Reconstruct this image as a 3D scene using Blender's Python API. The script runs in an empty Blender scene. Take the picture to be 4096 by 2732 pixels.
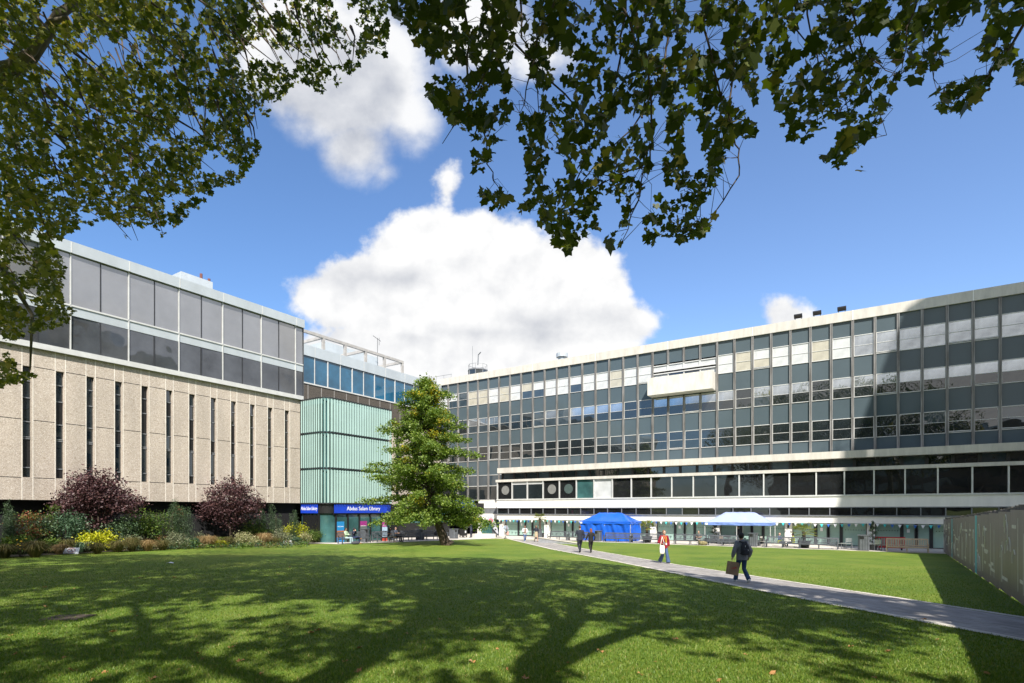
import bpy, bmesh, math, random
import numpy as np
from mathutils import Vector, Matrix, noise as mnoise
R = math.radians
random.seed(7); rng = np.random.default_rng(7)
S = bpy.context.scene
COL = S.collection
# ---------------------------------------------------------------- camera, sky, sun, exposure
F = 2200.0; CZ = 2.09                     # focal length in photo pixels, eye height
cam = bpy.data.objects.new("camera", bpy.data.cameras.new("camera")); COL.objects.link(cam)
cam.location = (0, 0, CZ); cam.rotation_euler = (R(90), 0, 0)
cam.data.sensor_width = 36; cam.data.lens = 36*F/4096; cam.data.shift_y = (2040-1366)/4096
cam.data.clip_start = .1; cam.data.clip_end = 2000
S.camera = cam
S.view_settings.view_transform = 'Standard'; S.view_settings.look = 'None'
S.view_settings.exposure = 1.2; S.view_settings.gamma = 1
SUN_AZ = Vector((.12, -.993)); SUN_EL = R(46)
sl = bpy.data.lights.new("sun", 'SUN'); sl.energy = 3.6; sl.angle = R(.55); sl.color = (1, .95, .87)
so = bpy.data.objects.new("sun", sl); COL.objects.link(so)
sd = Vector((SUN_AZ.x*math.cos(SUN_EL), SUN_AZ.y*math.cos(SUN_EL), math.sin(SUN_EL)))
so.rotation_euler = sd.to_track_quat('Z', 'Y').to_euler(); so.location = (8, -60, 70)
W = bpy.data.worlds.new("World"); S.world = W; W.use_nodes = True
NT = W.node_tree; NT.nodes.clear()
def wn(t, **k):
    n = NT.nodes.new(t)
    for a, b in k.items(): setattr(n, a, b)
    return n
def lk(nt, n, i, v):
    if hasattr(v, 'is_output'): nt.links.new(v, n.inputs[i])
    else: n.inputs[i].default_value = v
def mth(op, a, b=0., c=None, clamp=False, nt=None):
    nt = nt or NT
    n = nt.nodes.new('ShaderNodeMath'); n.operation = op; n.use_clamp = clamp
    lk(nt, n, 0, a); lk(nt, n, 1, b)
    if c is not None: lk(nt, n, 2, c)
    return n.outputs[0]
sky = wn('ShaderNodeTexSky', sky_type='NISHITA', sun_disc=False, sun_elevation=SUN_EL,
         sun_rotation=math.atan2(SUN_AZ.x, SUN_AZ.y), air_density=1.0, dust_density=.6, ozone_density=2.2)
tc = wn('ShaderNodeTexCoord'); sep = wn('ShaderNodeSeparateXYZ'); NT.links.new(tc.outputs['Generated'], sep.inputs[0])
DX, DY, DZ = sep.outputs
ay = mth('MAXIMUM', DY, .05)
CU = mth('DIVIDE', DX, ay); CV = mth('DIVIDE', DZ, ay)        # direction on the sky north of the court
def wnoise(vec, scale, detail=6, rough=.55):
    n = wn('ShaderNodeTexNoise'); n.inputs['Scale'].default_value = scale; n.inputs['Detail'].default_value = detail
    n.inputs['Roughness'].default_value = rough; NT.links.new(vec, n.inputs['Vector']); return n
cmb = wn('ShaderNodeCombineXYZ'); NT.links.new(CU, cmb.inputs[0]); NT.links.new(CV, cmb.inputs[1])
n1 = wnoise(cmb.outputs[0], 8.0, 10, .58); n2 = wnoise(cmb.outputs[0], 2.2, 5, .5)
def blobs(lst):
    m = None
    for (x, y, rx, ry) in lst:             # px of the 2351-wide view, as angles
        cx, cy = (x*1.742-2048)/F, (2040-y*1.742)/F
        a = mth('MULTIPLY', mth('SUBTRACT', CU, cx), F/(rx*1.742)); b = mth('MULTIPLY', mth('SUBTRACT', CV, cy), F/(ry*1.742))
        d = mth('MULTIPLY', mth('SUBTRACT', 1., mth('SQRT', mth('ADD', mth('MULTIPLY', a, a), mth('MULTIPLY', b, b)))), min(rx, ry)/100.)
        m = d if m is None else mth('MAXIMUM', m, d)
    return m
big = blobs([(1070, 640, 270, 175), (1000, 560, 140, 105), (880, 680, 210, 115), (1260, 670, 190, 150), (745, 680, 95, 70), (1390, 750, 150, 75),
             (1120, 830, 420, 70), (860, 800, 150, 70), (1000, 800, 330, 110), (1024, 442, 46, 74), (1020, 500, 60, 50), (1810, 738, 62, 60), (1330, 780, 200, 80)])
top = blobs([(800, 160, 230, 210), (820, 330, 110, 110), (700, 110, 190, 200), (930, 250, 100, 130), (880, 395, 60, 45), (1090, 60, 150, 130), (660, 220, 100, 90), (1230, 130, 140, 70)])
nb = mth('ADD', mth('MULTIPLY', mth('SUBTRACT', n1.outputs[0], .5), 1.5), mth('MULTIPLY', mth('SUBTRACT', n2.outputs[0], .5), .7))
def sstep(v, lo, hi):
    n = wn('ShaderNodeMapRange', interpolation_type='SMOOTHSTEP'); lk(NT, n, 0, v); n.inputs[1].default_value = lo; n.inputs[2].default_value = hi
    return n.outputs[0]
mb_ = sstep(mth('ADD', big, nb), -.02, .27)
mt_ = mth('MULTIPLY', sstep(mth('ADD', top, mth('MULTIPLY', nb, .9)), -.05, .75), .95)
front = sstep(DY, .12, .3)
mfront = mth('MULTIPLY', mth('MAXIMUM', mb_, mt_), front)
n3 = wnoise(tc.outputs['Generated'], 2.6, 8, .58)
mback = mth('MULTIPLY', mth('MULTIPLY', sstep(n3.outputs[0], .47, .58), mth('SUBTRACT', 1., front)), sstep(DZ, .0, .08))
dt = mth('ADD', mth('ADD', mth('MULTIPLY', DX, -.42), mth('MULTIPLY', DY, -.86)), mth('MULTIPLY', DZ, .29))
mcl = sstep(mth('ADD', dt, mth('MULTIPLY', mth('SUBTRACT', n3.outputs[0], .5), .35)), .90, .965)      # unseen bright cloud added south-west, to whiten the mirroring windows
dt2 = mth('ADD', mth('ADD', mth('MULTIPLY', DX, .92), mth('MULTIPLY', DY, -.1)), mth('MULTIPLY', DZ, .37))
mcl = mth('MAXIMUM', mcl, mth('MULTIPLY', sstep(mth('ADD', dt2, mth('MULTIPLY', mth('SUBTRACT', n3.outputs[0], .5), .3)), .86, .97), .8))   # another unseen cloud added to the east, to brighten the silver glazing
mask = mth('MAXIMUM', mth('MAXIMUM', mfront, mback), mcl)
# shading painted into the cloud colour: white tops, grey undersides
und = blobs([(1110, 765, 330, 34), (960, 775, 190, 28), (860, 640, 170, 40), (760, 230, 190, 190), (860, 330, 90, 100), (1250, 740, 170, 34)])
gsh = mth('MULTIPLY', sstep(mth('ADD', und, mth('MULTIPLY', mth('SUBTRACT', n2.outputs[0], .5), 1.2)), -.15, .5), .52)
cm2 = wn('ShaderNodeCombineXYZ'); NT.links.new(mth('ADD', CU, -.012), cm2.inputs[0]); NT.links.new(mth('ADD', CV, .03), cm2.inputs[1]); n1b = wnoise(cm2.outputs[0], 8.0, 6, .5)
gsh = mth('ADD', gsh, mth('MULTIPLY', mth('SUBTRACT', n1b.outputs[0], n1.outputs[0]), 1.5))  # offset noise paints lit and shaded sides onto the billows
gsh = mth('ADD', gsh, mth('MULTIPLY', mth('SUBTRACT', n2.outputs[0], .45), .5))
cr = wn('ShaderNodeMix', data_type='RGBA'); lk(NT, cr, 0, mth('MINIMUM', mth('MAXIMUM', gsh, 0.), .8)); cr.inputs[6].default_value = (3.15, 3.15, 3.15, 1); cr.inputs[7].default_value = (1.35, 1.45, 1.7, 1)
mx = wn('ShaderNodeMix', data_type='RGBA'); lk(NT, mx, 0, mask)
skm = wn('ShaderNodeMix', data_type='RGBA', blend_type='MULTIPLY'); skm.inputs[0].default_value = 1; NT.links.new(sky.outputs[0], skm.inputs[6]); gx = wn('ShaderNodeMix', data_type='RGBA'); lk(NT, gx, 0, sstep(DX, -.6, .6)); gx.inputs[6].default_value = (.43, .535, .65, 1); gx.inputs[7].default_value = (.58, .635, .725, 1); NT.links.new(gx.outputs[2], skm.inputs[7])
NT.links.new(skm.outputs[2], mx.inputs[6]); NT.links.new(cr.outputs[2], mx.inputs[7])
bg = wn('ShaderNodeBackground'); bg.inputs[1].default_value = .14; NT.links.new(mx.outputs[2], bg.inputs[0])
wo = wn('ShaderNodeOutputWorld'); NT.links.new(bg.outputs[0], wo.inputs[0])
# ---------------------------------------------------------------- measuring helpers
def kk(u): return (u-2048)/F
def zg(x, y):
    return -.0124*max(-60., min(x+1.55*y, 95.))
def P(u, v, Y): return Vector((kk(u)*Y, Y, CZ+(2040-v)/F*Y))
def G(u, v):                               # point of the ground seen at a photo pixel
    Y = 2.09/((v-2040)/F-.0124*(kk(u)+1.55))
    if kk(u)*Y+1.55*Y > 95 or Y < 0: Y = 3.268*F/(v-2040)
    x = kk(u)*Y
    return Vector((x, Y, zg(x, Y)))
# ---------------------------------------------------------------- objects
def tag(o, label=None, cat=None, group=None, kind=None):
    if label: o['label'] = label
    if cat: o['category'] = cat
    if group: o['group'] = group
    if kind: o['kind'] = kind
    return o
def thing(name, label, cat, loc=(0, 0, 0), rz=0., group=None):
    o = bpy.data.objects.new(name, None); COL.objects.link(o); o.location = loc; o.rotation_euler = (0, 0, rz); o.empty_display_size = .2
    return tag(o, label, cat, group)
def link(name, me, mats=(), parent=None, loc=None):
    o = bpy.data.objects.new(name, me); COL.objects.link(o)
    for m in mats: me.materials.append(m)
    if parent: o.parent = parent
    if loc is not None: o.location = loc
    return o
def copy_tree(o, parent=None):
    c = o.copy(); COL.objects.link(c)
    if parent: c.parent = parent
    for ch in list(o.children): copy_tree(ch, c)
    return c
class MB:
    """collects shapes into one mesh"""
    def __init__(s, off=(0, 0, 0)): s.v = []; s.f = []; s.m = []; s.off = Vector(off); s.smooth = False
    def add(s, vs, fs, mi=0):
        b = len(s.v); s.v += [tuple(Vector(p)-s.off) for p in vs]; s.f += [tuple(b+i for i in f) for f in fs]; s.m += [mi]*len(fs)
    def box(s, x0, x1, y0, y1, z0, z1, mi=0, M=None):
        vs = [Vector((x, y, z)) for z in (z0, z1) for y in (y0, y1) for x in (x0, x1)]
        if M: vs = [M @ p for p in vs]
        s.add(vs, [(0, 2, 3, 1), (4, 5, 7, 6), (0, 1, 5, 4), (2, 6, 7, 3), (0, 4, 6, 2), (1, 3, 7, 5)], mi)
    def quad(s, a, b, c, d, mi=0): s.add([a, b, c, d], [(0, 1, 2, 3)], mi)
    def tube(s, pts, rad, n=8, mi=0, sq=None):
        pts = [Vector(p) for p in pts]
        if not hasattr(rad, '__len__'): rad = [rad]*len(pts)
        vs = []; fs = []
        for i, p in enumerate(pts):
            d = (pts[min(i+1, len(pts)-1)]-pts[max(i-1, 0)])
            d = d.normalized() if d.length > 1e-9 else Vector((0, 0, 1))
            a = Vector((0, 1, 0)) if abs(d.y) < .9 else Vector((1, 0, 0))
            e1 = a.cross(d).normalized(); e2 = d.cross(e1)
            r = rad[i]; rx, ry = r if hasattr(r, '__len__') else (r, r)
            for k in range(n):
                t = 2*math.pi*k/n
                vs.append(p+e1*(rx*math.cos(t))+e2*(ry*math.sin(t)))
        for i in range(len(pts)-1):
            for k in range(n): fs.append((i*n+k, i*n+(k+1) % n, (i+1)*n+(k+1) % n, (i+1)*n+k))
        fs.append(tuple(range(n-1, -1, -1))); fs.append(tuple((len(pts)-1)*n+k for k in range(n)))
        s.add(vs, fs, mi)
    def ball(s, c, rx, ry=None, rz=None, n=12, m=8, mi=0, M=None):
        ry = ry or rx; rz = rz or rx; c = Vector(c); vs = []; fs = []
        for j in range(1, m):
            th = math.pi*j/m
            for i in range(n):
                ph = 2*math.pi*i/n; q = Vector((rx*math.sin(th)*math.cos(ph), ry*math.sin(th)*math.sin(ph), rz*math.cos(th)))
                vs.append(c+(M @ q if M else q))
        t = Vector((0, 0, rz)); vs += [c+(M @ t if M else t), c-(M @ t if M else t)]
        for j in range(m-2):
            for i in range(n): fs.append((j*n+i, (j+1)*n+i, (j+1)*n+(i+1) % n, j*n+(i+1) % n))
        for i in range(n):
            fs.append((len(vs)-2, i, (i+1) % n)); fs.append((len(vs)-1, (m-2)*n+(i+1) % n, (m-2)*n+i))
        s.add(vs, fs, mi)
    def disc(s, c, ax, ay_, r, n=20, mi=0, M=None):
        c = Vector(c); s.add([c+Vector(ax)*r*math.cos(2*math.pi*i/n)+Vector(ay_)*r*math.sin(2*math.pi*i/n) for i in range(n)], [tuple(range(n))], mi)
    def mesh(s, name):
        me = bpy.data.meshes.new(name); me.from_pydata(s.v, [], s.f); me.polygons.foreach_set('material_index', s.m)
        if s.smooth: me.polygons.foreach_set('use_smooth', [True]*len(s.f))
        me.update(); return me
    def build(s, name, mats, parent=None, loc=None):
        if not isinstance(mats, (list, tuple)): mats = [mats]
        return link(name, s.mesh(name), mats, parent, loc)
def text(name, body, size, mat, parent, loc, rot, extrude=.004, sx=1., align='CENTER'):
    c = bpy.data.curves.new(name, 'FONT'); c.body = body; c.size = size; c.extrude = extrude; c.align_x = align; c.align_y = 'CENTER'
    c.offset = .006*size
    o = bpy.data.objects.new(name, c); COL.objects.link(o); c.materials.append(mat); o.parent = parent; o.location = loc; o.rotation_euler = rot; o.scale = (sx, 1, 1)
    return o
# ---------------------------------------------------------------- materials
def mat(name, col, rough=.7, metal=0., var=.12, vs=3., bump=0., bs=40., ior=1.45, col2=None, coords='Object', spec=None, stretch=None):
    m = bpy.data.materials.new(name); m.use_nodes = True; nt = m.node_tree; b = nt.nodes['Principled BSDF']
    b.inputs['Roughness'].default_value = rough; b.inputs['Metallic'].default_value = metal; b.inputs['IOR'].default_value = ior
    t = nt.nodes.new('ShaderNodeTexCoord'); vec = t.outputs[coords]
    if stretch:
        mp = nt.nodes.new('ShaderNodeMapping'); mp.inputs['Scale'].default_value = stretch; nt.links.new(vec, mp.inputs[0]); vec = mp.outputs[0]
    n = nt.nodes.new('ShaderNodeTexNoise'); n.inputs['Scale'].default_value = vs; n.inputs['Detail'].default_value = 6; n.inputs['Roughness'].default_value = .65
    nt.links.new(vec, n.inputs['Vector'])
    rp = nt.nodes.new('ShaderNodeValToRGB'); nt.links.new(n.outputs[0], rp.inputs[0])
    c2 = col2 or tuple(c*(1-2*var) for c in col); c1 = col if col2 else tuple(min(1, c*(1+var)) for c in col)
    rp.color_ramp.elements[0].color = (*c2, 1); rp.color_ramp.elements[1].color = (*c1, 1)
    rp.color_ramp.elements[0].position = .32; rp.color_ramp.elements[1].position = .68
    nt.links.new(rp.outputs[0], b.inputs['Base Color'])
    if bump:
        n2 = nt.nodes.new('ShaderNodeTexNoise'); n2.inputs['Scale'].default_value = bs; n2.inputs['Detail'].default_value = 4; nt.links.new(t.outputs[coords], n2.inputs['Vector'])
        bp = nt.nodes.new('ShaderNodeBump'); bp.inputs['Strength'].default_value = bump; bp.inputs['Distance'].default_value = .02
        nt.links.new(n2.outputs[0], bp.inputs['Height']); nt.links.new(bp.outputs[0], b.inputs['Normal'])
    return m
def leafmat(name, cols, transl=.35, rough=.5):
    """cols: list of (position, rgb) over a random value per leaf"""
    m = bpy.data.materials.new(name); m.use_nodes = True; nt = m.node_tree; nt.nodes.clear()
    g = nt.nodes.new('ShaderNodeNewGeometry'); rp = nt.nodes.new('ShaderNodeValToRGB'); nt.links.new(g.outputs['Random Per Island'], rp.inputs[0])
    e = rp.color_ramp.elements
    while len(e) < len(cols): e.new(.5)
    for i, (p, c) in enumerate(cols): e[i].position = p; e[i].color = (*c, 1)
    pb = nt.nodes.new('ShaderNodeBsdfPrincipled'); pb.inputs['Roughness'].default_value = rough; pb.inputs['IOR'].default_value = 1.4
    tr = nt.nodes.new('ShaderNodeBsdfTranslucent'); mxs = nt.nodes.new('ShaderNodeMixShader'); mxs.inputs[0].default_value = transl
    hs = nt.nodes.new('ShaderNodeHueSaturation'); hs.inputs['Saturation'].default_value = 1.15; hs.inputs['Value'].default_value = 1.5; nt.links.new(rp.outputs[0], hs.inputs['Color'])
    nt.links.new(rp.outputs[0], pb.inputs['Base Color']); nt.links.new(hs.outputs[0], tr.inputs[0])
    nt.links.new(pb.outputs[0], mxs.inputs[1]); nt.links.new(tr.outputs[0], mxs.inputs[2])
    o = nt.nodes.new('ShaderNodeOutputMaterial'); nt.links.new(mxs.outputs[0], o.inputs[0]); return m
def glass(name, col, ior=1.8, rough=.02, wave=.03, ws=.7, var=.25, vs=.35):
    m = mat(name, col, rough, 0, var, vs, 0, ior=ior)
    nt = m.node_tree; b = nt.nodes['Principled BSDF']; t = nt.nodes['Texture Coordinate']
    n2 = nt.nodes.new('ShaderNodeTexNoise'); n2.inputs['Scale'].default_value = ws; n2.inputs['Detail'].default_value = 1; nt.links.new(t.outputs['Object'], n2.inputs['Vector'])
    bp = nt.nodes.new('ShaderNodeBump'); bp.inputs['Strength'].default_value = wave; bp.inputs['Distance'].default_value = .3
    nt.links.new(n2.outputs[0], bp.inputs['Height']); nt.links.new(bp.outputs[0], b.inputs['Normal']); return m
def pebble():
    m = bpy.data.materials.new('exposed_aggregate'); m.use_nodes = True; nt = m.node_tree; b = nt.nodes['Principled BSDF']; b.inputs['Roughness'].default_value = .9
    t = nt.nodes.new('ShaderNodeTexCoord'); vo = nt.nodes.new('ShaderNodeTexVoronoi'); vo.inputs['Scale'].default_value = 27; nt.links.new(t.outputs['Object'], vo.inputs['Vector'])
    rp = nt.nodes.new('ShaderNodeValToRGB'); e = rp.color_ramp.elements
    for p, c in ((.15, (.43, .365, .30)), (.5, (.485, .415, .345)), (.85, (.54, .47, .40))): x = e.new(p); x.color = (*c, 1)
    e[0].color = (.34, .275, .215, 1); e[-1].color = (.64, .58, .51, 1)
    s2 = nt.nodes.new('ShaderNodeSeparateColor'); nt.links.new(vo.outputs['Color'], s2.inputs[0]); nt.links.new(s2.outputs[0], rp.inputs[0])
    n = nt.nodes.new('ShaderNodeTexNoise'); n.inputs['Scale'].default_value = .5; n.inputs['Detail'].default_value = 6; mp = nt.nodes.new('ShaderNodeMapping'); mp.inputs['Scale'].default_value = (1.6, 1.6, .35)
    nt.links.new(t.outputs['Object'], mp.inputs[0]); nt.links.new(mp.outputs[0], n.inputs['Vector'])
    mr = nt.nodes.new('ShaderNodeMapRange'); mr.inputs[1].default_value = .3; mr.inputs[2].default_value = .7; mr.inputs[3].default_value = .84; mr.inputs[4].default_value = 1.1; nt.links.new(n.outputs[0], mr.inputs[0])
    x = nt.nodes.new('ShaderNodeMix'); x.data_type = 'RGBA'; x.blend_type = 'MULTIPLY'; x.inputs[0].default_value = 1; nt.links.new(rp.outputs[0], x.inputs[6]); nt.links.new(mr.outputs[0], x.inputs[7])
    nt.links.new(x.outputs[2], b.inputs['Base Color'])
    bp = nt.nodes.new('ShaderNodeBump'); bp.inputs['Strength'].default_value = .5; bp.inputs['Distance'].default_value = .02; nt.links.new(vo.outputs['Distance'], bp.inputs['Height']); nt.links.new(bp.outputs[0], b.inputs['Normal']); return m
def lawnmat():
    m = bpy.data.materials.new('lawn_turf'); m.use_nodes = True; nt = m.node_tree; b = nt.nodes['Principled BSDF']; b.inputs['Roughness'].default_value = .75; b.inputs['IOR'].default_value = 1.3
    t = nt.nodes.new('ShaderNodeTexCoord')
    def nz(s, d, r=.6):
        n = nt.nodes.new('ShaderNodeTexNoise'); n.inputs['Scale'].default_value = s; n.inputs['Detail'].default_value = d; n.inputs['Roughness'].default_value = r; nt.links.new(t.outputs['Object'], n.inputs['Vector']); return n.outputs[0]
    def ramp(f, lst):
        rp = nt.nodes.new('ShaderNodeValToRGB'); e = rp.color_ramp.elements
        while len(e) < len(lst): e.new(.5)
        for i, (p, c) in enumerate(lst): e[i].position = p; e[i].color = (*c, 1)
        nt.links.new(f, rp.inputs[0]); return rp.outputs[0]
    big_ = ramp(nz(.35, 5), [(.3, (.085, .15, .019)), (.5, (.13, .192, .026)), (.7, (.185, .225, .037))])
    fine = ramp(nz(22, 3, .7), [(.3, (.55, .6, .5)), (.7, (1.35, 1.3, 1.3))])
    x = nt.nodes.new('ShaderNodeMix'); x.data_type = 'RGBA'; x.blend_type = 'MULTIPLY'; x.inputs[0].default_value = 1; nt.links.new(big_, x.inputs[6]); nt.links.new(fine, x.inputs[7])
    dry = nt.nodes.new('ShaderNodeMapRange'); dry.inputs[1].default_value = .56; dry.inputs[2].default_value = .8; dry.inputs[4].default_value = .6; nt.links.new(nz(.9, 6, .7), dry.inputs[0])
    y = nt.nodes.new('ShaderNodeMix'); y.data_type = 'RGBA'; nt.links.new(dry.outputs[0], y.inputs[0]); nt.links.new(x.outputs[2], y.inputs[6]); y.inputs[7].default_value = (.2, .17, .06, 1)
    nt.links.new(y.outputs[2], b.inputs['Base Color'])
    bp = nt.nodes.new('ShaderNodeBump'); bp.inputs['Strength'].default_value = .9; bp.inputs['Distance'].default_value = .03; nt.links.new(nz(30, 3, .7), bp.inputs['Height']); nt.links.new(bp.outputs[0], b.inputs['Normal']); return m
def brickmat(name, c1, c2, mortar, bw, bh, mo=.006, rough=.8, axis=None):
    m = bpy.data.materials.new(name); m.use_nodes = True; nt = m.node_tree; b = nt.nodes['Principled BSDF']; b.inputs['Roughness'].default_value = rough
    t = nt.nodes.new('ShaderNodeTexCoord'); br = nt.nodes.new('ShaderNodeTexBrick'); br.inputs['Scale'].default_value = 1; br.inputs['Brick Width'].default_value = bw; br.inputs['Row Height'].default_value = bh
    br.inputs['Mortar Size'].default_value = mo; br.inputs['Color1'].default_value = (*c1, 1); br.inputs['Color2'].default_value = (*c2, 1); br.inputs['Mortar'].default_value = (*mortar, 1)
    mp = nt.nodes.new('ShaderNodeMapping')
    if axis: mp.inputs['Rotation'].default_value = axis
    nt.links.new(t.outputs['Object'], mp.inputs[0]); nt.links.new(mp.outputs[0], br.inputs['Vector'])
    n = nt.nodes.new('ShaderNodeTexNoise'); n.inputs['Scale'].default_value = 1.3; n.inputs['Detail'].default_value = 7; nt.links.new(t.outputs['Object'], n.inputs['Vector'])
    mr = nt.nodes.new('ShaderNodeMapRange'); mr.inputs[1].default_value = .3; mr.inputs[2].default_value = .7; mr.inputs[3].default_value = .78; mr.inputs[4].default_value = 1.18; nt.links.new(n.outputs[0], mr.inputs[0])
    x = nt.nodes.new('ShaderNodeMix'); x.data_type = 'RGBA'; x.blend_type = 'MULTIPLY'; x.inputs[0].default_value = 1; nt.links.new(br.outputs[0], x.inputs[6]); nt.links.new(mr.outputs[0], x.inputs[7])
    nt.links.new(x.outputs[2], b.inputs['Base Color'])
    bp = nt.nodes.new('ShaderNodeBump'); bp.inputs['Strength'].default_value = .4; bp.inputs['Distance'].default_value = .01; bp.invert = True; nt.links.new(br.outputs['Fac'], bp.inputs['Height']); nt.links.new(bp.outputs[0], b.inputs['Normal']); return m
M = {}
M['lawn'] = lawnmat(); M['aggr'] = pebble()
M['path'] = brickmat('path_setts', (.26, .24, .22), (.35, .325, .30), (.14, .13, .12), .45, .16)
M['patio'] = brickmat('patio_slabs', (.50, .46, .41), (.58, .53, .47), (.32, .29, .26), .9, .6)
M['kerb'] = mat('pale_edging_stone', (.55, .51, .44), .85, 0, .12, 2, .2)
M['soil'] = mat('bed_soil', (.07, .05, .03), .95, 0, .4, 6, .6, 20, col2=(.03, .04, .015))
M['white'] = mat('white_render', (.82, .80, .75), .8, 0, .035, 1.2, .05, stretch=(1.5, 1.5, .3))
M['conc'] = mat('pale_concrete', (.64, .61, .55), .85, 0, .1, 1.5, .2, 30, stretch=(1.5, 1.5, .5))
M['concband'] = mat('weathered_concrete_band', (.57, .54, .485), .85, 0, .09, 1.1, .2, 30, stretch=(1.8, 1.8, .35))
M['spandrel'] = glass('grey_spandrel_panel', (.078, .105, .120), 1.36, .08, .02, .5, .06, .15)
M['gdark'] = glass('dark_window_glass', (.018, .024, .027), 1.95, .015, .035, .7)
M['gmid'] = glass('greyblue_window_glass', (.05, .07, .085), 1.9, .015, .035, .7)
M['gmirr'] = glass('sky_mirroring_glass', (.50, .53, .56), 1.6, .015, .05, .6); M['gmirr'].node_tree.nodes['Principled BSDF'].inputs['Metallic'].default_value = .75
M['gblind'] = glass('window_with_cream_blind', (.46, .43, .35), 1.6, .03, .03, .7, .12, .8)
M['gblind2'] = glass('window_with_white_blind', (.55, .56, .56), 1.6, .03, .03, .7, .1, .8)
M['gpod'] = glass('podium_black_glass', (.016, .017, .018), 1.65, .02, .03, .6)
M['gteal'] = glass('frosted_teal_glazing', (.33, .48, .43), 1.5, .10, .02, .6, .08, .3)
M['gdteal'] = glass('deep_teal_glazing', (.05, .13, .13), 1.6, .04, .02, .6)
M['gblue'] = glass('blue_glazing', (.022, .11, .20), 1.7, .02, .025, .4)
M['ggrey'] = glass('silver_grey_glazing', (.34, .34, .35), 1.9, .05, .05, .35, .1, .2)
M['gdgrey'] = glass('dark_reflective_glazing', (.10, .105, .115), 2.0, .02, .09, .5)
for k_, w_ in (('ggrey', .55), ('gdgrey', .4)): M[k_].node_tree.nodes['Principled BSDF'].inputs['Metallic'].default_value = w_
M['louvre'] = glass('green_glass_louvre', (.30, .43, .40), 1.5, .22, .0, .5, .05, .4)
M['alu'] = mat('white_aluminium_frame', (.62, .62, .60), .45, .15, .06, 2)
M['mull'] = mat('weathered_grey_mullion', (.36, .35, .34), .5, .25, 0, 1.2, 0, col2=(.13, .12, .11), stretch=(3, 3, .35))
M['dmet'] = mat('dark_grey_metal', (.045, .047, .052), .45, .3, .1, 3)
M['gmet'] = mat('mid_grey_metal', (.20, .21, .225), .5, .2, .1, 3)
M['panel'] = mat('pale_roof_panel', (.50, .54, .56), .4, .25, .06, .6, stretch=(1, 1, .4))
M['steel'] = mat('grey_steel_beam', (.42, .40, .38), .6, .1, .12, 1.5)
M['granite'] = mat('dark_granite_cladding', (.10, .085, .07), .6, 0, .3, 14, 0)
M['black'] = mat('black_cladding', (.016, .016, .017), .4, 0, .1, 2)
M['void'] = mat('dark_interior', (.012, .012, .013), .9, 0, .1, 2)
M['blue'] = mat('blue_sign_panel', (.012, .055, .52), .45, 0, .04, 1)
M['lettr'] = mat('white_lettering', (.85, .85, .85), .5, 0, .02, 1)
M['benchg'] = mat('slate_grey_painted_timber', (.085, .093, .106), .6, 0, .15, 4, .1)
M['teak'] = mat('pale_oak_timber', (.62, .47, .32), .65, 0, .18, 5, .1, stretch=(1, 1, 4))
M['bin'] = mat('slate_grey_bin_steel', (.12, .13, .145), .5, .2, .1, 3)
M['tarp'] = mat('royal_blue_tarpaulin', (.012, .11, .58), .3, 0, .08, 2, .5, 3)
M['canv'] = mat('pale_blue_white_canvas', (.33, .39, .62), .6, 0, .05, 1, .15, 3)
M['bark'] = mat('plane_bark', (.20, .17, .12), .9, 0, .3, 2, .5, 8, col2=(.07, .06, .04))
M['barkd'] = mat('dark_brown_bark', (.075, .055, .038), .95, 0, .35, 4, .8, 12)
M['twig'] = mat('brown_twig', (.09, .065, .045), .9, 0, .3, 5)
# ================================================================ SETTING: lawn, path, paving, bed
AR = math.atan2(-.5421, .8403); AL = math.atan2(.8403, .542)
def RW(s, y, z=0.): return Vector((.8403*s+.5421*y, -.5421*s+.8403*y, z))     # right block's own axes -> world
def LW(s, y, z=0.): return Vector((.542*s-.8403*y, .8403*s+.542*y, z))         # library's own axes -> world
def sR(u, D): k = kk(u); Y = D/(1.55+k); return Y*(.8403*k-.5421)
def sL(u, E): k = kk(u); Y = E/(.645-k); return Y*(.542*k+.8403)
PZ = -1.15                                  # paving level in front of the long block
xs = np.unique(np.concatenate([np.arange(-300, -60, 20), np.arange(-60, 60, 3), np.arange(60, 301, 20)])); ys = np.unique(np.concatenate([np.arange(-160, -20, 20), np.arange(-20, 80, 3), np.arange(80, 401, 20)]))
b = MB(); b.v = [(x, y, zg(x, y)) for y in ys for x in xs]; nx = len(xs)
b.f = [(j*nx+i, j*nx+i+1, (j+1)*nx+i+1, (j+1)*nx+i) for j in range(len(ys)-1) for i in range(nx-1)]; b.m = [0]*len(b.f)
tag(b.build('lawn', M['lawn']), kind='structure')
LOW = [(4, 10.7), (9.95, 9.3), (12.96, 8.56), (17.98, 7.4), (22.8, 6.5), (30.8, 4.93), (39.4, 3.0), (52.7, .91), (62, -.5)]
UP = [(4, 14.2), (9.95, 12.5), (12.69, 11.85), (15.94, 11.1), (23.26, 9.3), (27.1, 8.25), (38.85, 6.1), (51.87, 3.9), (62, 2.4)]
def edge(L, y): return float(np.interp(y, [a for a, _ in L], [c for _, c in L]))
yy = np.linspace(4, 61.6, 60)
AP = math.atan2(1, -.21)
ca, sa = math.cos(AP), math.sin(AP)
def ploc(x, y, z): return (ca*x+sa*y, -sa*x+ca*y, z)
def strip(name, f0, f1, dz, m):
    b = MB()
    for y in yy:
        for x in (f0(y), f1(y)): b.v.append(ploc(x, y, zg(x, y)+dz))
    b.f = [(2*i, 2*i+1, 2*i+3, 2*i+2) for i in range(len(yy)-1)]; b.m = [0]*len(b.f)
    o = b.build(name, m); o.rotation_euler = (0, 0, AP); return tag(o, kind='structure')
strip('path', lambda y: edge(LOW, y)+.3, lambda y: edge(UP, y)-.25, .012, M['path'])
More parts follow.
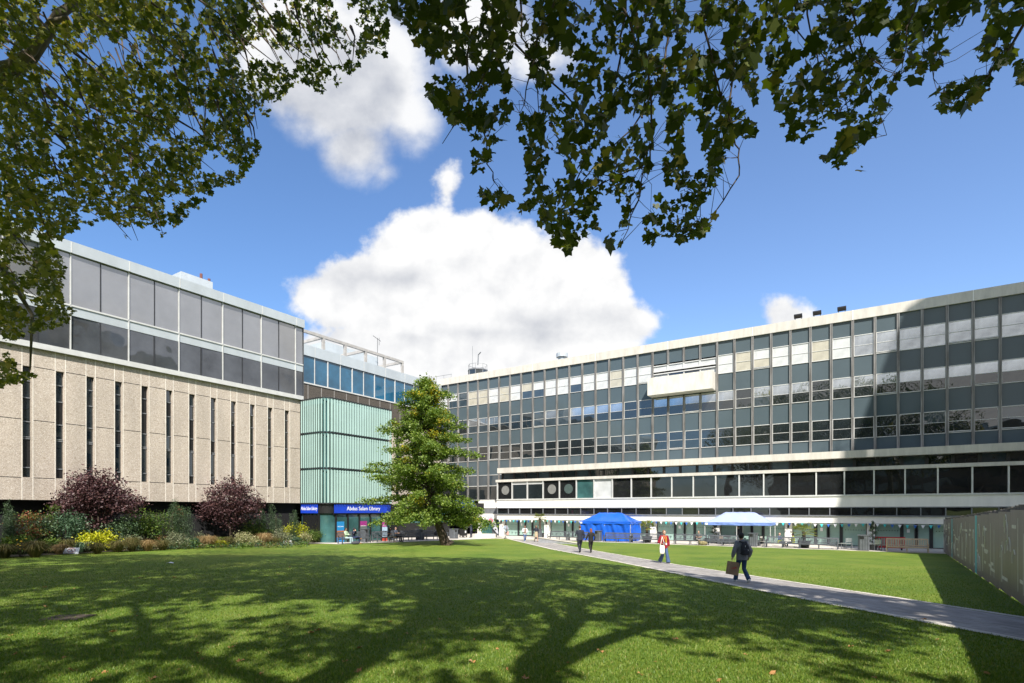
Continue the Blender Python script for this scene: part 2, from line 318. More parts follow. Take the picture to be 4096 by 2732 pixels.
strip('path_edging', lambda y: edge(LOW, y), lambda y: edge(LOW, y)+.3, .02, M['kerb'])
strip('path_edging', lambda y: edge(UP, y)-.25, lambda y: edge(UP, y), .02, M['kerb'])
b = MB(); yp = 95.5/1.8446
b.box(-75, 30, yp+.15, 66, PZ-.3, PZ); o = b.build('pavement', M['patio']); o.rotation_euler = (0, 0, AR); tag(o, kind='structure')
b = MB(); b.box(-75, 30, yp, yp+.15, PZ-.3, PZ+.008); o = b.build('pavement_kerb', M['kerb']); o.rotation_euler = (0, 0, AR); tag(o, kind='structure')
b = MB(); zl = -.95; gx_ = np.linspace(29.5, 54, 24); gy_ = np.linspace(35.7, 60, 20)
for y in gy_:
    for x in gx_: q = LW(x, y); b.v.append((x, y, zg(q.x, q.y)+.02))
b.f = [(j*24+i, j*24+i+1, (j+1)*24+i+1, (j+1)*24+i) for j in range(19) for i in range(23)]; b.m = [0]*len(b.f)
o = b.build('library_pavement', M['patio']); o.rotation_euler = (0, 0, AL); tag(o, kind='structure')
bed = [G(u, v) for u, v in ((-500, 2275), (-200, 2245), (0, 2232), (200, 2222), (500, 2205), (700, 2195), (1000, 2186), (1290, 2176))]
b = MB()
for p in bed: b.v += [(p.x, p.y, zg(p.x, p.y)+.03), (p.x-12*.84, p.y+12*.542, zg(p.x, p.y)+.10)]
b.f = [(2*i, 2*i+2, 2*i+3, 2*i+1) for i in range(len(bed)-1)]; b.m = [0]*len(b.f)
tag(b.build('planting_bed', M['soil']), kind='structure')
# ================================================================ LONG GLASS BLOCK (right)
Z = CZ
RO = RW(-20, 57); rt = thing('office_block', 'long grey glass-fronted block with pale concrete roof edge, small balcony and white podium', 'building', (RO.x, RO.y, 0), AR)
def RB(): return MB((-20, 57, 0))
YU = 111/1.8446; YP = 105/1.8446; SL = -51.15; SR_ = 21.0; BAY = 1.7262; M0 = -49.43
MU = [M0+BAY*i for i in range(-1, 42)]
b = RB(); b.box(SL, SR_, YU+.5, YU+14, PZ, Z+18.3); b.box(-38.9, SR_, 107.6/1.8446, YU+.5, Z+3.5, Z+4.6); b.box(-38.9, SR_, YP+.5, 110.4/1.8446, Z+1.16, Z+3.4)
b.box(-38.9, SR_, YP+.5, 110.4/1.8446, Z-.55, Z+.27)
b.build('wall', M['void'], rt)
b = RB(); b.box(SL-.3, SR_, YU-.18, YU+14.2, Z+17.63, Z+18.53); rf = b.build('roof_edge', M['concband'], rt)
b = RB()
for s in np.arange(SL+BAY*4, SR_, BAY*5): b.box(s-.03, s+.03, YU-.185, YU-.1, Z+17.63, Z+18.535)
b.build('joint', M['white'], rf)
b = RB(); b.box(-44, -24, YU+1, YU+6, Z+18.53, Z+18.75); b.build('roof_lip', M['dmet'], rf)
# mullions and spandrels
b = RB()
for i, s in enumerate(MU):
    zb = Z+1.3 if s < -39 else Z+5.27
    skip = -19.5 < s < -13.9
    for (z0, z1) in ((zb, Z+8.5), (Z+8.5, Z+12.4), (Z+12.4, Z+17.63)):
        if skip and z1 > Z+17: z0 = Z+16.0
        b.box(s-.10, s-.035, YU-.16, YU+.05, z0, z1-.02); b.box(s+.035, s+.10, YU-.16, YU+.05, z0, z1-.02); b.box(s-.034, s+.034, YU-.10, YU+.04, z0, z1-.02)
b.build('mullion', M['mull'], rt)
b = RB()
def pane(b, x0, x1, z0, z1, y, mi=0, tilt=.006):
    t = [random.uniform(-tilt, tilt) for _ in range(3)]
    b.add([(x0, y+t[0], z0), (x1, y+t[1], z0), (x1, y+t[2], z1), (x0, y+t[0]+t[2]-t[1], z1), (x0, y+.03, z0), (x1, y+.03, z0), (x1, y+.03, z1), (x0, y+.03, z1)],
          [(0, 1, 2, 3), (0, 4, 5, 1), (1, 5, 6, 2), (2, 6, 7, 3), (3, 7, 4, 0)], mi)
ROWS = [(14.24, 16.2), (10.45, 12.38), (6.62, 8.54)]
SP = [(16.2, 17.63), (12.38, 14.24), (8.54, 10.45), (5.3, 6.62)]
for i in range(len(MU)-1):
    x0, x1 = MU[i]+.10, MU[i+1]-.10
    for k, (a, c) in enumerate(SP):
        if k == 3 and x1 < -38.9: a = 4.7
        pane(b, x0, x1, Z+a, Z+c, YU+.02, 0, .002)
b.build('spandrel_panels', M['spandrel'], rt)
# windows: one frame mesh, panes in the glass each window shows
h = 1.95; w = BAY-.2
fb = MB()
for (a, c) in ((0, .055), (.95, .985), (1.89, 1.95)): fb.box(0, w, -.05, .03, a, c)
fb.box(0, .035, -.045, .03, .055, 1.89); fb.box(w-.035, w, -.045, .03, .055, 1.89)
FR_ME = fb.mesh('window_frame'); FR_ME.materials.append(M['alu'])
fb2 = MB()
for (a, c) in ((0, .055), (.98, 1.02), (1.89, 1.95)): fb2.box(0, w, -.05, .03, a, c)
fb2.box(0, .035, -.045, .03, .055, 1.89); fb2.box(w-.035, w, -.045, .03, .055, 1.89); fb2.box(.02, w-.02, -.09, -.05, .10, .16)
FR2_ME = fb2.mesh('window_frame'); FR2_ME.materials.append(M['alu'])
gl = [M['gdark'], M['gmid'], M['gblind'], M['gblind2'], M['gmirr']]
nwin = 0
for r, (a, c) in enumerate(ROWS):
    for i in range(len(MU)-1):
        s0 = MU[i]+.1
        if MU[i] > 12: continue
        if r == 0 and -20.3 < MU[i] < -13.5: continue
        b = MB(); p = random.random()
        if r == 0:
            far = i > 28
            up = 3 if p < .6 else 2 if p < .95 else 1
            lo = up if random.random() < .72 else random.choice([0, 1, 2, 3])
            if far: up = lo = 4
        elif r == 1: up = 4 if p < .3+.02*i else 1 if p < .8 else 0; lo = random.choice([0, 1, 0])
        else: up = 0 if p < .7 else 1; lo = 0
        op = random.random() < .14
        pane(b, .03, w-.03, .97, 1.9, 0, up); pane(b, .03, w-.03, .05 if not op else .2, .97, -.01, lo)
        if op: b.box(.04, w-.04, .0, .02, .05, .19, 5)
        o = b.build('window', gl+[M['void']], rt, loc=(s0+20, YU-57, Z+a)); nwin += 1
        f = link('frame', FR2_ME if op else FR_ME, (), o)
# tall end windows left of the podium
for i in range(len(MU)-1):
    if MU[i+1] < -38.5:
        b = MB(); wv = w
        pane(b, .03, wv-.03, .05, 1.85, 0, 0); pane(b, .03, wv-.03, 1.95, 3.3, 0, 1)
        o = b.build('window', gl, rt, loc=(MU[i]+.1+20, YU-57, Z+1.32))
        f = MB()
        for (a, c) in ((0, .06), (1.86, 1.94), (3.31, 3.38)): f.box(0, wv, -.05, .03, a, c)
        f.build('frame', M['alu'], o)
# balcony and its white-framed windows
b = RB(); bs0, bs1 = -20.2, -13.35
b.box(bs0, bs1, YU-1.5, YU-1.32, Z+12.53, Z+14.42); b.box(bs0, bs0+.18, YU-1.32, YU, Z+12.53, Z+14.42); b.box(bs1-.18, bs1, YU-1.32, YU, Z+12.53, Z+14.42)
b.box(bs0+.18, bs1-.18, YU-1.32, YU, Z+12.53, Z+12.8); b.build('balcony', M['conc'], rt)
for i in range(4):
    s0 = -20.1+i*1.722
    b = MB(); pane(b, .1, 1.62, .12, .62, -.02, 3); pane(b, .06, 1.66, -1.0, -.28, .1, 1 if i in (1, 2) else 3)
    o = b.build('balcony_window', gl, rt, loc=(s0+20, YU-57, Z+15.3))
    f = MB(); f.box(0, 1.72, -.1, .03, 0, .12); f.box(0, 1.72, -.1, .03, .62, .72); f.box(0, .1, -.1, .03, .12, .62); f.box(1.62, 1.72, -.1, .03, .12, .62)
    f.box(0, 1.72, -.04, .05, -.28, -.16); f.box(0, .06, .02, .12, -1.2, -.28); f.box(1.66, 1.72, .02, .12, -1.2, -.28); f.build('frame', M['alu'], o)
# podium slab, clerestory, windows
b = RB(); b.box(-39.15, SR_, 105.6/1.8446, YU+.3, Z+4.64, Z+5.27); b.build('podium_slab', M['concband'], rt)
b = RB()
for i, s in enumerate(np.arange(-38.9, SR_, BAY)):
    pane(b, s+.12, s+BAY-.12, Z+3.8, Z+4.6, 107.2/1.8446, 0 if i % 3 else 1, .012)
    b.box(s-.12, s+.12, 107.0/1.8446, 107.5/1.8446, Z+3.78, Z+4.63, 2)
b.build('clerestory_glazing', [M['gdark'], M['gmid'], M['black']], rt)
b = RB(); b.box(-39.1, SR_, YP-.12, YP+1.4, Z+3.47, Z+3.77); b.build('podium_ledge', M['concband'], rt)
POD = [-38.9+2.19*i for i in range(28)]
for i in range(len(POD)-1):
    s0, s1 = POD[i], POD[i+1]
    if s0 > 16: break
    b = RB(); mi = {1: 3, 2: 3, 5: 1, 6: 2}.get(i, 0)
    pane(b, s0+.06, s1-.06, Z+1.36, Z+3.46, YP+.1, mi, .01)
    o = b.build('podium_window', [M['gpod'], M['gdteal'], M['gblind2'], M['gdark']], rt)
    if i in (0, 3, 4):
        q = RB(); q.disc(((s0+s1)/2+.05, YP+.075, Z+2.45), (1, 0, 0), (0, 0, 1), .56, 28); q.build('round_sticker', mat('frosted_grey_film_%d' % i, (.20, .20, .19) if i < 4 else (.06, .09, .085), .6), o)
    if i in (1, 2):
        q = RB(); q.box(s0+.07, s1-.07, YP+.06, YP+.09, Z+3.1, Z+3.42); q.build('blind', M['gblind2'], o)
b = RB()
for s in POD:
    if s < 17: b.box(s-.055, s+.055, YP-.06, YP+.13, Z+1.36, Z+3.47)
b.box(-39.0, SR_, YP-.08, YP+.14, Z+1.22, Z+1.36); b.build('podium_window_frame', M['alu'], rt)
b = RB(); b.box(-39.0, SR_, YP, YP+.5, Z+.28, Z+1.22); b.box(-44.1, -39.0, YU-.2, YU+.3, Z+.25, Z+1.28); b.build('white_band', M['white'], rt)
b = RB()
st = np.arange(-38.94, SR_-1, 1.643)
for s in st: pane(b, s+.04, s+1.60, Z-.47, Z+.22, YP+.12, 0, .012)
b.build('strip_window', [M['gpod']], rt)
b = RB()
for s in st: b.box(s-.04, s+.04, YP+.02, YP+.14, Z-.46, Z+.2)
b.box(-39.0, SR_, YP+.0, YP+.15, Z+.2, Z+.278); b.box(-39.0, SR_, YP-.02, YP+.15, Z-.56, Z-.46); b.build('strip_window_frame', M['gmet'], rt)
b = RB(); b.box(-39.0, SR_, YP+.1, YP+1.7, Z-1.165, Z-.562); b.box(-44.1, -39.0, YU-.35, YU+.3, Z-1.25, Z-.5); b.build('canopy_fascia', M['white'], rt)
b = RB(); b.box(-44.1, -39.0, YU-.15, YU+.3, Z-.5, Z+.25); b.build('louvre_strip', M['gmet'], rt)
# ground floor: piers and frosted glazing
GY = 107.1/1.8446; ZB = PZ; ZH = Z-1.1
PIER = [-38.7+6.5*i for i in range(9)]
for s in PIER:
    b = RB(); b.box(s-.3, s+.3, GY-.55, GY+.1, ZB, ZH-.02); pr = b.build('pier', M['white'], rt)
    b = RB(); b.box(s-.07, s+.07, GY-.67, GY-.55, ZB+1.55, ZB+1.85); b.build('wall_lamp', M['black'], pr)
b = RB(); b.box(-44.1, -43.7, YU-.4, YU+.2, ZB, Z-1.25); b.build('pier', M['white'], rt)
for s in PIER[:-1]:
    b = RB()
    pane(b, s+4.3, s+6.2, ZB+.06, ZH, GY, 0, .01); b.build('ground_floor_glazing', [M['gteal']], rt)
    b = RB(); pane(b, s+.3, s+2.15, ZB+.06, ZH, GY, 0, .01); o = b.build('ground_floor_glazing', [M['gteal']], rt)
    q = RB()
    for x0, x1 in ((s+.3, s+.36), (s+2.1, s+2.28), (s+4.2, s+4.38), (s+6.14, s+6.2)): q.box(x0, x1, GY-.07, GY+.05, ZB+.06, ZH)
    q.box(s+.3, s+6.2, GY-.06, GY+.05, ZB, ZB+.06); q.build('frame', M['dmet'], o)
    q = RB()
    for x0 in list(np.arange(s+.55, s+2.0, .2))+list(np.arange(s+4.6, s+6.1, .2)): q.disc((x0, GY-.022, ZB+1.45), (1, 0, 0), (0, 0, 1), .035, 8)
    q.build('safety_dots', M['black'], o)
    for x0, x1, dr in ((s+2.28, s+3.21, 1), (s+3.27, s+4.2, 0)):
        d = RB(); pane(d, x0+.08, x1-.08, ZB+.15, ZH-.05, GY, 0, .008); d_ = d.build('door', [M['gteal']], rt)
        q = RB(); q.box(x0, x0+.08, GY-.06, GY+.04, ZB+.06, ZH); q.box(x1-.08, x1, GY-.06, GY+.04, ZB+.06, ZH); q.box(x0+.08, x1-.08, GY-.06, GY+.04, ZB+.06, ZB+.15); q.build('frame', M['dmet'], d_)
        hx = x1-.1 if dr else x0+.1
        q = RB(); q.tube([(hx, GY-.12, ZB+.7), (hx, GY-.12, ZB+1.6)], .016, 6); q.build('handle', M['gmet'], d_)
        if dr and abs(s+12.7) > .5: q = RB(); q.box(x0+.3, x0+.52, GY-.03, GY-.02, ZB+1.3, ZB+1.6); q.build('notice', M['lettr'], d_)
b = RB(); pane(b, -43.6, -41.3, ZB+.05, Z-1.3, YU-.1, 0); pane(b, -41.2, -39.1, ZB+.05, Z-1.3, YU-.1, 0); b.build('side_glazing', [M['gdteal']], rt)
b = RB(); b.box(-43.7, -39.0, YU-.14, YU-.02, ZB, ZB+.05); b.box(-41.3, -41.2, YU-.14, YU-.02, ZB+.05, Z-1.3); b.build('side_glazing_frame', M['dmet'], rt)
# rooftop turret, vent, parapet rails
b = RB(); tx, ty = -49.5, YU+7
oc = [(tx+1.45*math.cos(math.pi/8+k*math.pi/4), ty+1.45*math.sin(math.pi/8+k*math.pi/4)) for k in range(8)]
b.add([(x, y, z) for z in (Z+18.6, Z+21.0) for x, y in oc], [(k, (k+1) % 8, 8+(k+1) % 8, 8+k) for k in range(8)]+[tuple(range(8, 16))]); tu = b.build('roof_turret', M['gdark'], rt)
b = RB()
for x, y in oc: b.tube([(x, y, Z+18.6), (x, y, Z+21.1)], .06, 6); b.tube([(x, y, Z+21.2), (x, y, Z+21.9)], .025, 5)
for k in range(8):
    a, c = oc[k], oc[(k+1) % 8]; b.tube([(*a, Z+21.9), (*c, Z+21.9)], .025, 5); b.tube([(*a, Z+21.1), (*c, Z+21.1)], .12, 6)
b.tube([(tx-1, ty, Z+21.6), (tx-1, ty, Z+25)], .03, 5); b.tube([(tx+.6, ty-.8, Z+21.7), (tx+.7, ty-.8, Z+23.2), (tx+1.2, ty-.9, Z+23.5)], .09, 6)
for x in np.arange(-57, -51, 1.4): b.tube([(x, YU+3, Z+18), (x, YU+3, Z+20)], .025, 5)
for z in (19.3, 20): b.tube([(-58, YU+3, Z+z), (-51.3, YU+3, Z+z)], .025, 5)
b.build('railing', M['gmet'], tu)
b = RB(); b.tube([(-33.6, YU+4, Z+18.5), (-33.6, YU+4, Z+20.0), (-33.6, YU+4, Z+20.01), (-33.6, YU+4, Z+20.5)], [.5, .5, .75, .75], 14); b.build('roof_vent', M['canv'] if False else M['panel'], rt)
def floodlight(u, lab):
    s = sR(u, 111); o = thing('floodlight', lab, 'floodlight', tuple(RW(s, YU+.2, Z+18.53)), AR, 'floodlights on the roof edge')
    b = MB(); Mx = Matrix.Translation((0, -.1, .4)) @ Matrix.Rotation(R(-35), 4, 'X'); b.box(-.36, .36, -.2, .2, -.09, .09, 0, Mx); b.build('lamp_housing', M['black'], o)
    b = MB(); b.box(-.3, -.24, -.05, .05, 0, .36); b.box(.24, .3, -.05, .05, 0, .36); b.box(-.24, .24, -.05, .05, 0, .05); b.build('bracket', M['black'], o)
floodlight(3192, 'black floodlight on the roof edge, the one nearest the balcony'); floodlight(3268, 'black floodlight between two others on the roof edge'); floodlight(3367, 'black floodlight on the roof edge, farthest from the balcony')
# ================================================================ LIBRARY (left): concrete slits with glass storeys on top
LO = LW(20, 41.34); lt = thing('library_building', 'pebble-dashed concrete library with tall slit windows and two silver glazed storeys on top', 'building', (LO.x, LO.y, 0), AL)
def LB(): return MB((20, 41.34, 0))
YL = 41.34; SA = -8.0; SE = 30.15
slit = [28.87-1.5627*i for i in range(24)]; slit = [s for s in slit if s > SA+1]
b = LB()
b.box(SA, SE, YL, YL+.5, Z+.6, Z+1.92); b.box(SA, SE, YL, YL+.5, Z+8.44, Z+9.54)
ed = [SE]
for s in slit: ed += [s+.2, s-.2]
ed.append(SA)
for i in range(0, len(ed), 2): b.box(ed[i+1], ed[i], YL, YL+.5, Z+1.92, Z+8.44)
b.build('wall', M['aggr'], lt)
b = LB()
for s in slit:
    for x in (s-.235, s+.27): b.box(x-.019, x+.019, YL-.006, YL+.01, Z+.6, Z+9.54)
b.build('panel_joint', mat('pale_joint_mortar', (.78, .73, .65), .85), lt)
b = LB()
for z in (1.9, 5.3, 8.46): 
    e2 = sorted([SA]+[x for s in slit for x in (s-.26, s+.29)]+[SE])
    for i in range(0, len(e2), 2): b.box(e2[i], e2[i+1], YL-.004, YL+.01, Z+z-.018, Z+z+.018)
b.build('shadow_gap', M['black'], lt)
for s in slit:
    b = LB()
    zz = [1.92, 2.5, 4.2, 4.3, 5.2, 6.6, 7.6, 8.44]
    for i in range(len(zz)-1): pane(b, s-.2, s+.2, Z+zz[i], Z+zz[i+1], YL+.2, random.choice([0, 0, 1]), .01)
    o = b.build('slit_window', [M['gdark'], M['black']], lt)
    f = LB()
    for z in zz[1:-1]: f.box(s-.2, s+.2, YL+.15, YL+.24, Z+z-.03, Z+z+.03)
    f.build('frame', M['gmet'], o)
b = LB(); b.box(SA, SE-.05, YL+.55, YL+16, zl, Z+15.7); b.box(SA, SE, YL+1.0, YL+1.4, zl, Z+.6); b.build('core', M['void'], lt)
# upper glazing
FN = [29.6-3.175*i for i in range(12)]; FN = [f for f in FN if f > SA]
b = LB(); b.box(SA, SE+.25, YL-.3, YL+16.2, Z+15.8, Z+16.5); up = b.build('roof_panels', M['panel'], lt)
b = LB()
for f in FN: b.box(f-.03, f+.03, YL-.315, YL-.28, Z+15.82, Z+16.48)
b.build('joint', M['alu'], up)
xs_ = sorted([SA]+[x for f in FN for x in (f, f-1.5875) if x > SA]+[SE+.2])
for i in range(len(xs_)-1):
    if xs_[i] < 4: continue
    b = LB(); pane(b, xs_[i]+.02, xs_[i+1]-.02, Z+12.62, Z+15.78, YL-.1, 0, .02); pane(b, xs_[i]+.02, xs_[i+1]-.02, Z+9.9, Z+11.98, YL-.1, 1, .03)
    b.build('upper_window', [M['ggrey'], M['gdgrey']], lt)
b = LB(); b.box(SA, SE+.2, YL-.12, YL+.0, Z+12.0, Z+12.6); b.box(SA, SE+.2, YL+.0, YL+.5, Z+9.56, Z+15.75); b.build('white_spandrel', M['panel'], lt)
b = LB(); b.box(SE+.2, SE+.26, YL-.16, YL+9, Z+9.6, Z+15.79); b.build('end_window', M['gdgrey'], lt)
b = LB()
for f in FN: b.box(f-.027, f+.027, YL-.18, YL-.08, Z+9.9, Z+15.8)
for f in FN: b.box(f-1.5875-.03, f-1.5875+.03, YL-.13, YL-.06, Z+9.9, Z+11.98, 1); b.box(f-1.5875-.03, f-1.5875+.03, YL-.13, YL-.06, Z+12.62, Z+15.78, 1)
b.box(SA, SE+.2, YL-.22, YL+.0, Z+9.55, Z+9.88); b.box(SA, SE+.2, YL-.18, YL-.06, Z+12.55, Z+12.65, 0); b.build('mullion', [M['alu'], M['dmet']], lt)
b = LB(); s0, s1 = sL(724, 58), sL(851, 58); y0 = 58/1.19
b.box(s0, s1, y0, y0+5, Z+15, Z+20.2); pl = b.build('roof_plant_room', M['panel'], lt)
b = LB(); b.tube([(s0+2.2, y0+1, Z+20.2), (s0+2.2, y0+1, Z+21.0)], .12, 8); b.tube([(s0+2.9, y0+1, Z+20.2), (s0+2.9, y0+1, Z+20.8)], .12, 8); b.build('flue', mat('rust_brown_flue', (.16, .06, .05), .7), pl)
# recessed ground floor behind the planting
b = LB()
gx = np.arange(SA, 30.1, 1.98)
for x in gx: pane(b, x+.05, x+1.93, zl+.1, Z-.55, YL+.96, 0 if random.random() < .6 else 1, .02); pane(b, x+.05, x+1.93, Z-.45, Z+.58, YL+.96, 2, .01)
b.build('ground_floor_glazing', [M['gpod'], M['gdark'], M['black']], lt)
b = LB()
for x in gx: b.box(x-.05, x+.05, YL+.88, YL+.98, zl, Z+.58)
b.box(SA, SE, YL+.86, YL+.98, Z-.55, Z-.45); b.box(SA, SE, YL+.4, YL+.98, Z+.58, Z+.62); b.build('ground_floor_frame', M['dmet'], lt)
for u in (488, 866, 1155):
    s = sL(u, 50.4); b = LB(); b.box(s-.28, s+.28, 50.3/1.19, 50.3/1.19+.2, zl, Z+.3); b.build('timber_column', mat('golden_timber_column', (.42, .27, .07), .6, 0, .15, 3), lt)
# ---------------------------------------------------------------- recessed wing
YW = 60.35/1.19; WO = LW(45, YW); wt = thing('rooftop_glazed_wing', 'set-back wing with a band of blue glazing over dark granite, steel frame on its roof', 'building', (WO.x, WO.y, 0), AL)
def WB(): return MB((45, YW, 0))
b = WB(); b.box(30.5, 60.0, YW+.3, YW+12, PZ, Z+17.6); b.build('core', M['void'], wt)
b = WB(); b.box(30.4, 60.0, YW-.15, YW+12, Z+16.62, Z+17.77); rp_ = b.build('roof_panels', M['panel'], wt)
WM = [37.05+1.7365*i for i in range(-3, 14)]
b = WB()
for s in WM[::2]: b.box(s-.03, s+.03, YW-.16, YW-.1, Z+16.64, Z+17.75)
b.build('joint', M['alu'], rp_)
for i in range(len(WM)-1):
    b = WB(); pane(b, WM[i]+.03, WM[i+1]-.03, Z+13.75, Z+16.6, YW, 0, .012); b.build('window', M['gblue'], wt)
b = WB()
for i, s in enumerate(WM): d = .05 if i % 2 else .02; b.box(s-d, s+d, YW-.1, YW+.02, Z+13.75, Z+16.6)
b.box(30.5, 60, YW-.1, YW+.1, Z+13.6, Z+13.74); b.build('mullion', M['alu'], wt)
b = WB(); b.box(30.5, 60, YW-.02, YW+.28, Z+10.8, Z+13.6)
b.build('granite_cladding', M['granite'], wt)
b = WB()
for s in np.arange(31, 60, 1.74): b.box(s-.03, s+.03, YW-.026, YW, Z+10.8, Z+13.58)
b.build('joint', M['steel'], wt)
b = WB(); b.box(30.5, 60, YW, YW+.28, Z+.6, Z+10.8); b.build('concrete_wall', M['aggr'], wt)
for s in np.arange(39, 60, 3.1): b = WB(); b.box(s-.25, s+.25, YW-.03, YW+.02, Z+1.5, Z+10.2); b.build('slit_window', M['gdark'], wt)
# steel roof frame
b = WB(); ft = Z+19.35
pu = [sL(u, 60.35) for u in (1293, 1380, 1462, 1537.5, 1609)]; q = .13
b.box(31.2, pu[-1]+.15, YW-.15, YW+.15, ft-.3, ft)
for s in pu: b.box(s-.14, s+.14, YW-.14, YW+.14, Z+17.7, ft-.3)
for s in (pu[0], pu[2], pu[4]): b.box(s-.14, s+.14, YW+.15, YW+6, ft-.3, ft-.01); b.box(s-.14, s+.14, YW+5.72, YW+6.0, Z+17.7, ft-.3)
b.build('roof_frame', M['steel'], wt)
b = WB(); b.box(sL(1300, 68), sL(1513, 68), 68/1.19, 68/1.19+6, Z+17.7, Z+21.2); b.build('roof_plant_room', M['panel'], wt)
b = WB(); a0 = sL(1510, 66); b.tube([(a0, 66/1.19, Z+17.7), (a0, 66/1.19, Z+23.2)], .03, 5); b.tube([(a0-.8, 66/1.19, Z+23.3), (a0+.6, 66/1.19, Z+22.9)], .03, 5); b.tube([(a0+.3, 66/1.19, Z+22.3), (a0+.3, 66/1.19, Z+23.3)], .025, 5); b.build('aerial', M['dmet'], wt)
# ---------------------------------------------------------------- green louvred entrance pavilion
YB = 45.3/1.19; X0, X1 = 30.2, 37.8; BO = LW(34, YB)
gt = thing('entrance_pavilion', 'library entrance box wrapped in pale green glass louvres above a shopfront', 'building', (BO.x, BO.y, 0), AL)
def GB(): return MB((34, YB, 0))
r = .9
out = [(X0, YL+.0)]+[(X0, YB+r)]+[(X0+r-r*math.cos(t), YB+r-r*math.sin(t)) for t in np.linspace(0, math.pi/2, 9)[1:-1]]+[(X0+r, YB), (X1, YB)]
def walk(path, step):
    res = []; L = 0; nxt = step*.5
    for i in range(len(path)-1):
        a, c = Vector(path[i]), Vector(path[i+1]); d = (c-a); l = d.length
        while nxt <= L+l: t = (nxt-L)/l; res.append((a+d*t, d/l)); nxt += step
        L += l
    return res
def shell(b, path, y_in, z0, z1, mi=0):
    n = len(path); vs = [(x, y, z) for z in (z0, z1) for x, y in path]
    b.add(vs, [(i, i+1, n+i+1, n+i) for i in range(n-1)], mi)
    cpath = path+[(X1, YW), (X0, YW)]; n2 = len(cpath); b.add([(x, y, z1) for x, y in cpath], [tuple(range(n2))], mi); b.add([(x, y, z0) for x, y in cpath], [tuple(range(n2-1, -1, -1))], mi)
inn = [(x+.35 if x < X0+.2 else x, y+.35) if i else (x+.35, y) for i, (x, y) in enumerate(out)]
b = GB(); shell(b, inn, 0, Z+.56, Z+9.5); b.add([(X1, YB+.35, Z+.56), (X1, YW, Z+.56), (X1, YW, Z+9.5), (X1, YB+.35, Z+9.5)], [(0, 1, 2, 3)]); b.build('wall', M['gdteal'], gt)
TI = [(.62, 3.42), (3.62, 6.46), (6.66, 9.45)]
for a, c in TI:
    b = GB()
    for p, d in walk(out, .285):
        n = Vector((d.y, -d.x)); ax = (d*.85+n*(.53 if abs(d.x) > .7 else -.53)).normalized()       # each blade set at an angle to the wall
        hw = .088 if abs(d.x) > .7 else .06; p0 = p-ax*hw; p1 = p+ax*hw; t = Vector((-ax.y, ax.x))*.009
        b.add([(*(q), z) for z in (Z+a, Z+c) for q in (p0-t, p1-t, p1+t, p0+t)], [(0, 1, 5, 4), (1, 2, 6, 5), (2, 3, 7, 6), (3, 0, 4, 7), (4, 5, 6, 7), (3, 2, 1, 0)])
    b.build('louvre_panel', M['louvre'], gt)
b = GB()
for z in (.56, 3.52, 6.56, 9.5):
    for i in range(len(out)-1): b.tube([(*out[i], Z+z), (*out[i+1], Z+z)], .045, 6)
    for p, d in walk(out, .285): n = Vector((d.y, -d.x)); b.box(-.015, .015, .05, .22, -.04, .04, 0, Matrix.Translation((*p, Z+z)) @ Matrix.Rotation(math.atan2(n.x, -n.y), 4, 'Z') @ Matrix.Translation((0, -.2, 0)))
b.build('louvre_rail', M['dmet'], gt)
base = [(X0+.1, YL)]+[(x+.1 if x < X0+r else x, y+.1) for x, y in out[1:]]
b = GB(); n = len(base); b.add([(x, y, z) for z in (Z-.28, Z+.5) for x, y in base], [(i, i+1, n+i+1, n+i) for i in range(n-1)]); b.add([(x, y, Z-.28) for x, y in base+[(X1, YW), (X0, YW)]], [tuple(range(n+1, -1, -1))]); b.build('fascia', M['black'], gt)
gb = [(x+.12, y+.12) for x, y in base]
b = GB(); ng = len(gb); b.add([(x, y, z) for z in (zl+.25, Z-.28) for x, y in gb], [(i, i+1, ng+i+1, ng+i) for i in range(ng-1)]); b.build('shop_window', M['gdteal'], gt)
b = GB(); b.add([(x-.05, y-.05, z) for z in (zl, zl+.25) for x, y in gb], [(i, i+1, ng+i+1, ng+i) for i in range(ng-1)]); b.build('brick_plinth', brickmat('grey_brick_plinth', (.10, .09, .085), (.14, .12, .11), (.2, .19, .18), .22, .075, .01), gt)
b = GB()
sf = [sL(u, 45.5) for u in (1343, 1391, 1437, 1481, 1525, 1563)]
for s in sf: b.box(s-.05, s+.05, YB+.1, YB+.24, zl, Z-.28)
for y in (YB+1.0, YB+2.0, YB+3.1): b.box(X0+.1, X0+.24, y-.05, y+.05, zl, Z-.28)
b.box(X0+r, X1, YB+.1, YB+.24, Z-.4, Z-.285); b.build('shopfront_frame', M['black'], gt)
b = GB(); b.box(X0+.13, X0+.2, YB+1.06, YB+1.96, zl+.05, Z-.45); b.box(X0+.13, X0+.2, YB+2.06, YB+3.04, zl+.05, Z-.45); b.build('door', M['gpod'], gt)
def sgn(name, lab, parent_loc, rz, w_, h_, body, size, sx=1.):
    o = thing(name, lab, 'sign', parent_loc, rz); b = MB(); b.box(-w_/2, w_/2, -.04, 0, -h_/2, h_/2); b.build('sign_panel', M['blue'], o)
    text('lettering', body, size, M['lettr'], o, (0, -.046, 0), (R(90), 0, 0), sx=sx); return o
fs0, fs1 = sL(1342, 45.3), X1
sgn('shop_sign', 'wide blue sign over the shop windows reading Abdus Salam Library, half behind the ginkgo', tuple(LW((fs0+fs1)/2-.1, YB+.05, Z+.12)), AL, fs1-fs0, .78, 'Abdus Salam Library', .47)
sgn('shop_sign', 'small blue sign over the dark doors beside the concrete wall, reading Abdus Salam Library', tuple(LW(X0+.06, YB+2.15, Z+.12)), AL-R(90), 2.25, .78, 'Abdus Salam Library', .42, .62)
